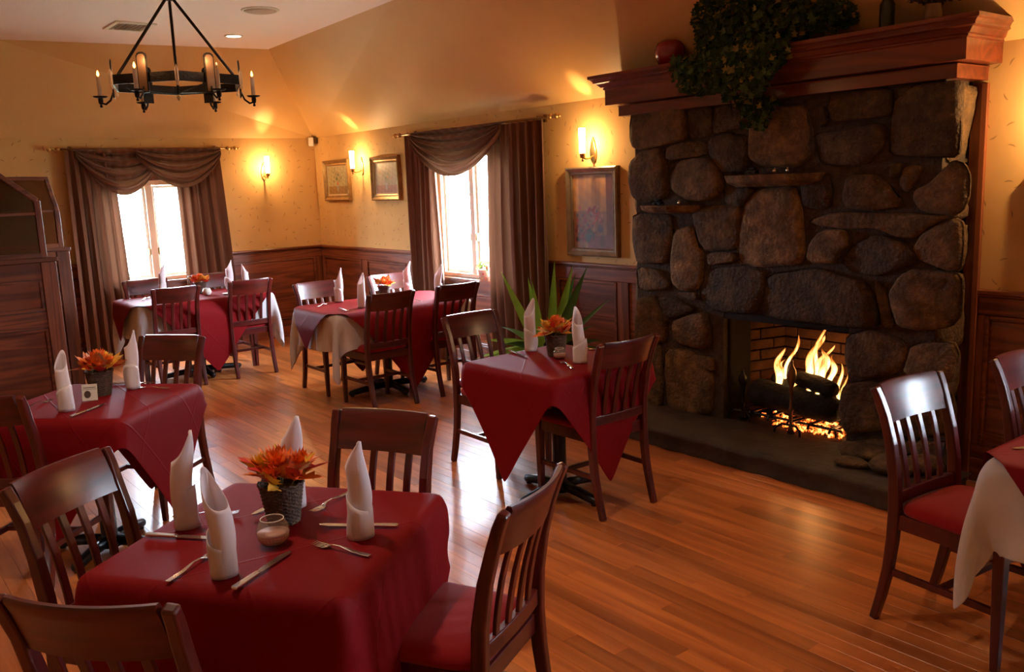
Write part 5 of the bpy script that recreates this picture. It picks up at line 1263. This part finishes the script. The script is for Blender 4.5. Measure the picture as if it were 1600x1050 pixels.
# ------------------------------------------------------------------ booth partitions on the left
def booth(x, y1, label, glass_pts, y0=-4.9, top=1.30, cols=2, t=.05):
    r = tag(empty('booth_partition', (x, y1, 0)), label, 'booth partition')
    L = y1-y0
    def bar(name, a0, a1, z0, z1, d=t, mat='boothy', par=r): return MB().box(-d/2, d/2, a0-y1, a1-y1, z0, z1).build(name, M[mat], par, bevel=.004)
    for z0, z1 in ((0, .16), (.80, .92), (top-.15, top-.03)): bar('rail', y0, y1-.10, z0, z1)
    bar('cap', y0, y1+.012, top-.03, top, t+.03)
    bar('post', y1-.10, y1, 0, top-.031, t+.012, 'boothz')
    ys = [y0]+[y0+(L-.10)*k/cols for k in range(1, cols)]+[y1-.10]
    for k in range(1, cols): bar('stile', ys[k]-.05, ys[k]+.05, .161, .799, t, 'boothz'); bar('stile', ys[k]-.05, ys[k]+.05, .921, top-.151, t, 'boothz')
    for k in range(cols):
        a0, a1 = ys[k]+(.05 if k else 0), ys[k+1]-(.05 if k < cols-1 else 0)
        for z0, z1 in ((.161, .799), (.921, top-.151)):
            p = bar('panel', a0+.004, a1-.004, z0+.004, z1-.004, .018)
            mb = MB()
            for s in (-1, 1):
                X0, X1 = (.009, .022) if s > 0 else (-.022, -.009)
                for q_ in ((a0+.004, a1-.004, z0+.004, z0+.022), (a0+.004, a1-.004, z1-.022, z1-.004), (a0+.004, a0+.022, z0+.022, z1-.022), (a1-.022, a1-.004, z0+.022, z1-.022)): mb.box(X0, X1, q_[0]-y1, q_[1]-y1, q_[2], q_[3])
            mb.build('moulding', M['boothy'], p)
    # glazed top: pts from the far end to the post, upper outline
    pts = [(a-y1, z) for a, z in glass_pts]
    MB().sweep([(0, a, z) for a, z in pts], .01, flat=(.035, .040, (1, 0, 0))).build('top_rail', M['boothy'], r, bevel=.004)
    a, z = pts[-1]
    MB().box(-.02, .02, a-.02, a+.02, top, z).build('glass_post', M['boothz'], r, bevel=.003)
    MB().box(-.02, .02, y0-y1, a-.02, top, top+.035).build('glass_bead', M['boothy'], r, bevel=.003)
    zm = top+.30
    MB().box(-.012, .012, y0-y1, a-.02, zm, zm+.018).build('glazing_bar', M['boothy'], r)
    MB().prism([(y0-y1, top+.03), (a-.02, top+.03)]+[(p_[0]-(.02 if i == 0 else 0), p_[1]-.015) for i, p_ in enumerate(reversed(pts))], -.003, .003, 'x').build('glass_panel', M['glassdark'], r)
    return r
booth(2.8, -3.46, 'near dark oak booth partition with a sloping glazed top, at the left edge', [(-4.9, 1.93), (-3.80, 1.93), (-3.53, 1.70)])
booth(1.5, -3.095, 'farther oak booth partition with a curved glazed top, beside the curtain', [(-4.9, 1.90), (-3.40, 1.88), (-3.20, 1.88), (-3.15, 1.62)])

# ------------------------------------------------------------------ mantel decorations and plants
MZ = 2.393
ap_ = tag(empty('decorative_apple', (5.80, -.30, MZ)), 'glossy red apple ornament on the left of the mantel', 'ornament')
MB().lathe([(.0, .012), (.03, .0), (.06, .014), (.078, .05), (.08, .085), (.066, .118), (.04, .132), (.015, .124), (.0, .112)], 28).build('body', plain('glazed_red_ceramic', (.25, .012, .014), .18, coat=.5), ap_, smooth=True)
ap_.scale = (1.25, 1.25, 1.25)
MB().sweep([(0, 0, .11), (.004, 0, .14), (.016, .0, .158)], .004, 6).build('stem', M['bark'], ap_)
leafshape(MB(), .05, .016).build('leaf', plain('dark_leaf', (.03, .06, .02), .5), ap_, loc=(.004, 0, .135), rot=(.5, 0, -1.2))
iv = tag(empty('ivy_plant', (6.50, -.30, MZ)), 'bushy dark green ivy spilling over the middle of the mantel', 'plant')
MB().lathe([(.07, 0), (.10, .14), (.11, .15), (.095, .15)], 20).build('pot', M['wicker'], iv, smooth=True)
q = random.Random(21); groups = [MB(), MB(), MB()]
def ivyleaf(mb, c, n, s):
    n = n.normalized(); a = n.cross(Vector((q.uniform(-.4, .4), q.uniform(-.4, .4), 1))).normalized(); b = a.cross(n)
    o = [(0, -.5), (.5, -.42), (.30, -.05), (.62, .22), (.22, .25), (0, .78), (-.22, .25), (-.62, .22), (-.30, -.05), (-.5, -.42)]
    v = [c+a*x*s+b*y*s+n*(.12*s*abs(x)) for x, y in o]; v.append(c)
    mb.add(v, [(i, (i+1) % 10, 10) for i in range(10)])
def inmass(x, z):
    return ((x-6.50)/.44)**2+((z-2.56)/.20)**2 < 1 or ((x-6.27)/.24)**2+((z-2.36)/.20)**2 < 1 or ((x-6.55)/.30)**2+((z-2.36)/.17)**2 < 1 or (abs(x-6.55) < .08+.14*max(0, (z-2.0)/.3) and 1.95 < z < 2.35) or ((x-6.90)/.20)**2+((z-2.52)/.09)**2 < 1
cnt = 0
while cnt < 2600:
    x = q.uniform(5.95, 7.12); z = q.uniform(1.86, 2.74)
    if not inmass(x, z): continue
    if z < 2.40: y = -.50-q.random()*.08+(.13 if z < 2.12 else 0)
    else:
        f_ = 1-min(1, (((x-6.5)/.5)**2+((z-2.50)/.3)**2)); y = -.30-.24*f_**.5*q.uniform(.2, 1)+.05*(1-f_)
        y = min(y, -.10-(z-2.3)*.9*0)
        if y > -(z-H)/(HC-H)*.93-.03: y = -(z-H)/(HC-H)*.93-.06
    ivyleaf(groups[q.choices((0, 1, 2), (70, 22, 8))[0]], Vector((x-6.50, y+.30, z-MZ)), Vector((q.gauss(.3, .5), -1, q.gauss(.35, .5))), q.uniform(.024, .045)); cnt += 1
for g, m in zip(groups, (plain('dark_ivy', (.020, .050, .016), .6, spec=.2), plain('grey_green_ivy', (.060, .10, .034), .6, spec=.2), plain('yellowed_ivy', (.21, .19, .05), .6, spec=.2))): tag(g.build('foliage', m, iv), kind='stuff')
for k in range(6):
    x = q.uniform(-.2, .12); MB().sweep([(x*.5, .0, .15), (x, -.14, .08), (x, -.20, -.02), (x+.02, -.20, -.25), (x+.03, -.12 if k % 2 else -.19, -.36)], .004, 5).build('vine', M['bark'], iv)
def bottle(x, y, z, label, s, mat):
    o = MB().lathe([(.0, 0), (.035*s, .0), (.038*s, .02*s), (.038*s, .13*s), (.015*s, .17*s), (.012*s, .22*s), (.016*s, .225*s), (.016*s, .24*s), (.0, .24*s)], 20).build('bottle', mat, loc=(x, y, z), smooth=True)
    return tag(o, label, 'bottle')
bottle(7.28, -.31, MZ, 'dark green bottle standing on the right part of the mantel', 1.0, plain('dark_green_glass', (.012, .025, .010), .15))
dp = tag(empty('dried_arrangement', (7.52, -.31, MZ)), 'small dried arrangement in a pale jar at the right end of the mantel', 'ornament')
MB().lathe([(.0, 0), (.04, .0), (.045, .04), (.036, .085), (.04, .09)], 20).build('jar', plain('brown_jar', (.20, .12, .07), .4), dp, smooth=True)
g = MB()
for _ in range(130):
    d = Vector((q.gauss(0, 1), q.gauss(0, 1), abs(q.gauss(0, 1))*.9)).normalized()*q.uniform(.03, .10)
    ivyleaf(g, Vector((d.x*1.3, d.y, .10+d.z)), Vector((q.gauss(0, 1), -1, q.gauss(0, 1))), .026)
tag(g.build('dried_leaves', plain('dried_leaf', (.05, .028, .018), .7), dp), kind='stuff')
# trinkets on the ledge stones
def trinket(x, y, z, label, k):
    r = tag(empty('trinket', (x, y, z)), label, 'trinket', 'small trinkets on the stone ledges')
    if k == 0:
        MB().box(-.035, .035, -.018, .018, .006, .026).box(-.018, .018, -.015, .015, .026, .042).build('body', M['black'], r, bevel=.005)
        for sx in (-.022, .022):
            for sy in (-.018, .018): MB().lathe([(.0, -.004), (.009, -.004), (.009, .004), (.0, .004)], 12, M=Matrix.Translation((sx, sy, .009)) @ Matrix.Rotation(PI/2, 4, 'X')).build('wheel', M['black'], r)
    else:
        MB().lathe([(.0, 0), (.010, .0), (.011, .022), (.008, .026), (.0, .026)], 16).build('body', M['steel'], r, smooth=True)
        MB().lathe([(.0, .026), (.005, .027), (.004, .034), (.0, .035)], 10).build('knob', M['brass'], r, smooth=True)
    return r
trinket(6.50, -.37, 1.687, 'small dark toy-like trinket on the upper ledge stone, at its left', 0)
trinket(6.66, -.38, 1.687, 'tiny shiny metal trinket on the upper ledge stone, left of a pair', 1)
trinket(6.74, -.37, 1.687, 'tiny shiny metal trinket on the upper ledge stone, right of a pair', 1)
trinket(5.74, -.36, 1.507, 'small dark toy-like trinket on the lower ledge stone', 0)
trinket(5.92, -.36, 1.507, 'tiny shiny metal trinket on the lower ledge stone', 1)
# fire tool lying on the hearth end
r = tag(empty('fire_tongs', (7.72, -.52, .02)), 'black fire tool leaning at the right end of the hearth', 'fire tool')
MB().sweep([(0, 0, .0), (.03, .06, .30)], .008, 8).build('shaft', M['black'], r)
MB().sweep([(-.06, .06, .295), (.03, .06, .31), (.10, .05, .30)], [.006, .012, .008], 8).build('handle', M['black'], r)
# yucca behind the small table
yc = tag(empty('yucca_plant', (4.85, -.62, 0)), 'green spiky floor plant in a pot between the curtain and the fireplace', 'plant')
MB().lathe([(.0, 0), (.12, 0), (.16, .26), (.17, .28), (.155, .28), (.0, .26)], 28).build('pot', plain('dark_planter', (.05, .03, .02), .5), yc, smooth=True)
MB().lathe([(.03, .26), (.028, .50), (.02, .55), (.0, .56)], 12).build('trunk', M['bark'], yc)
LG = [plain('window_lit_yucca_leaf', (.22, .52, .07), .35, var=.2), plain('dark_yucca_leaf', (.045, .15, .03), .4, var=.2)]  # brighter leaf colour carries the window light on those leaves
def blade(d, el, L, w, droop, mat, z0=.42, base=.03):
    a = math.radians(d); dr = Vector((math.cos(a), math.sin(a), 0)); v = []; f = []; n = 10
    F = Vector((math.cos(math.radians(q.uniform(285, 350))), math.sin(math.radians(q.uniform(285, 350))), q.uniform(.1, .5))).normalized()
    dirv = dr*math.cos(el)+Vector((0, 0, math.sin(el))); sd = dirv.cross(F).normalized()
    for i in range(n):
        t = i/(n-1); p = dr*base+Vector((0, 0, z0))+dr*(L*t*math.cos(el)+droop*L*.25*t*t)+Vector((0, 0, L*(t*math.sin(el)-droop*.55*t*t)))
        ww = w*max(.02, math.sin(PI*(.18+.82*t)**.85)); k = F*(.3*ww)
        v += [p-sd*ww+k, p, p+sd*ww+k]
    for i in range(n-1): f += [(i*3, i*3+1, i*3+4, i*3+3), (i*3+1, i*3+2, i*3+5, i*3+4)]
    MB().add(v, f).build('leaf', LG[mat], yc, smooth=True)
q = random.Random(31)
# world directions: the camera sees +x to the left-behind; angles chosen for an even fan
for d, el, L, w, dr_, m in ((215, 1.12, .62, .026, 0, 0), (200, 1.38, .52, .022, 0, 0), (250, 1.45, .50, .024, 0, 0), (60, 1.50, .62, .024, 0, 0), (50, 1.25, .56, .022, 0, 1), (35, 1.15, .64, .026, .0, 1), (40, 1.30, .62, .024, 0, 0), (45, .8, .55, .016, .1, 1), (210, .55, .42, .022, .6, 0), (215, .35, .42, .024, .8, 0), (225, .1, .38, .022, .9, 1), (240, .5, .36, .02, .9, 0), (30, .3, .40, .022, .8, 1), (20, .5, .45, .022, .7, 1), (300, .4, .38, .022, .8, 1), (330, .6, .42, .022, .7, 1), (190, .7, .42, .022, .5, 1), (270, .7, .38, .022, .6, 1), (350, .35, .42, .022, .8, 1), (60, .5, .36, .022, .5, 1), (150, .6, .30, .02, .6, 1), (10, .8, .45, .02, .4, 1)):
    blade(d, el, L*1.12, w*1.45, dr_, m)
# flower pot on the sill
sp = tag(empty('sill_flowerpot', (3.33, -.035, W2Z0)), 'patchwork ceramic pot with light green foliage on the sill of the bright window', 'flower pot')
MB().lathe([(.0, 0), (.05, 0), (.068, .10), (.072, .105), (.06, .105), (.0, .095)], 28).build('pot', plain('cream_ceramic', (.62, .50, .40), .35), sp, smooth=True)
PM = [plain('patch_red', (.45, .08, .05), .4), plain('patch_green', (.25, .32, .12), .4), plain('patch_ochre', (.55, .33, .10), .4)]
for j in range(2):
    for k in range(10):
        a = 2*PI*(k+.5*j)/10; z_ = .03+j*.038; rr = .05+.018*z_/.10+.0008
        MB().box(-.008, .008, -.0012, .0012, -.009, .009, Matrix.Translation((rr*math.cos(a), rr*math.sin(a), z_)) @ Matrix.Rotation(a+PI/2, 4, 'Z')).build('glazed_patch', PM[(k+j) % 3], sp)
g = [MB(), MB()]
for _ in range(170):
    d = Vector((q.gauss(0, 1), q.gauss(0, .7), abs(q.gauss(0, 1)))).normalized(); c = Vector((d.x*.115, d.y*.05, .11+d.z*.075))
    ivyleaf(g[0 if q.random() < .8 else 1], c, d+Vector((0, -.5, .4)), q.uniform(.018, .03))
tag(g[0].build('foliage', plain('light_green_leaf', (.25, .42, .08), .5), sp), kind='stuff')
tag(g[1].build('blossoms', plain('rust_blossom', (.45, .14, .06), .5), sp), kind='stuff')
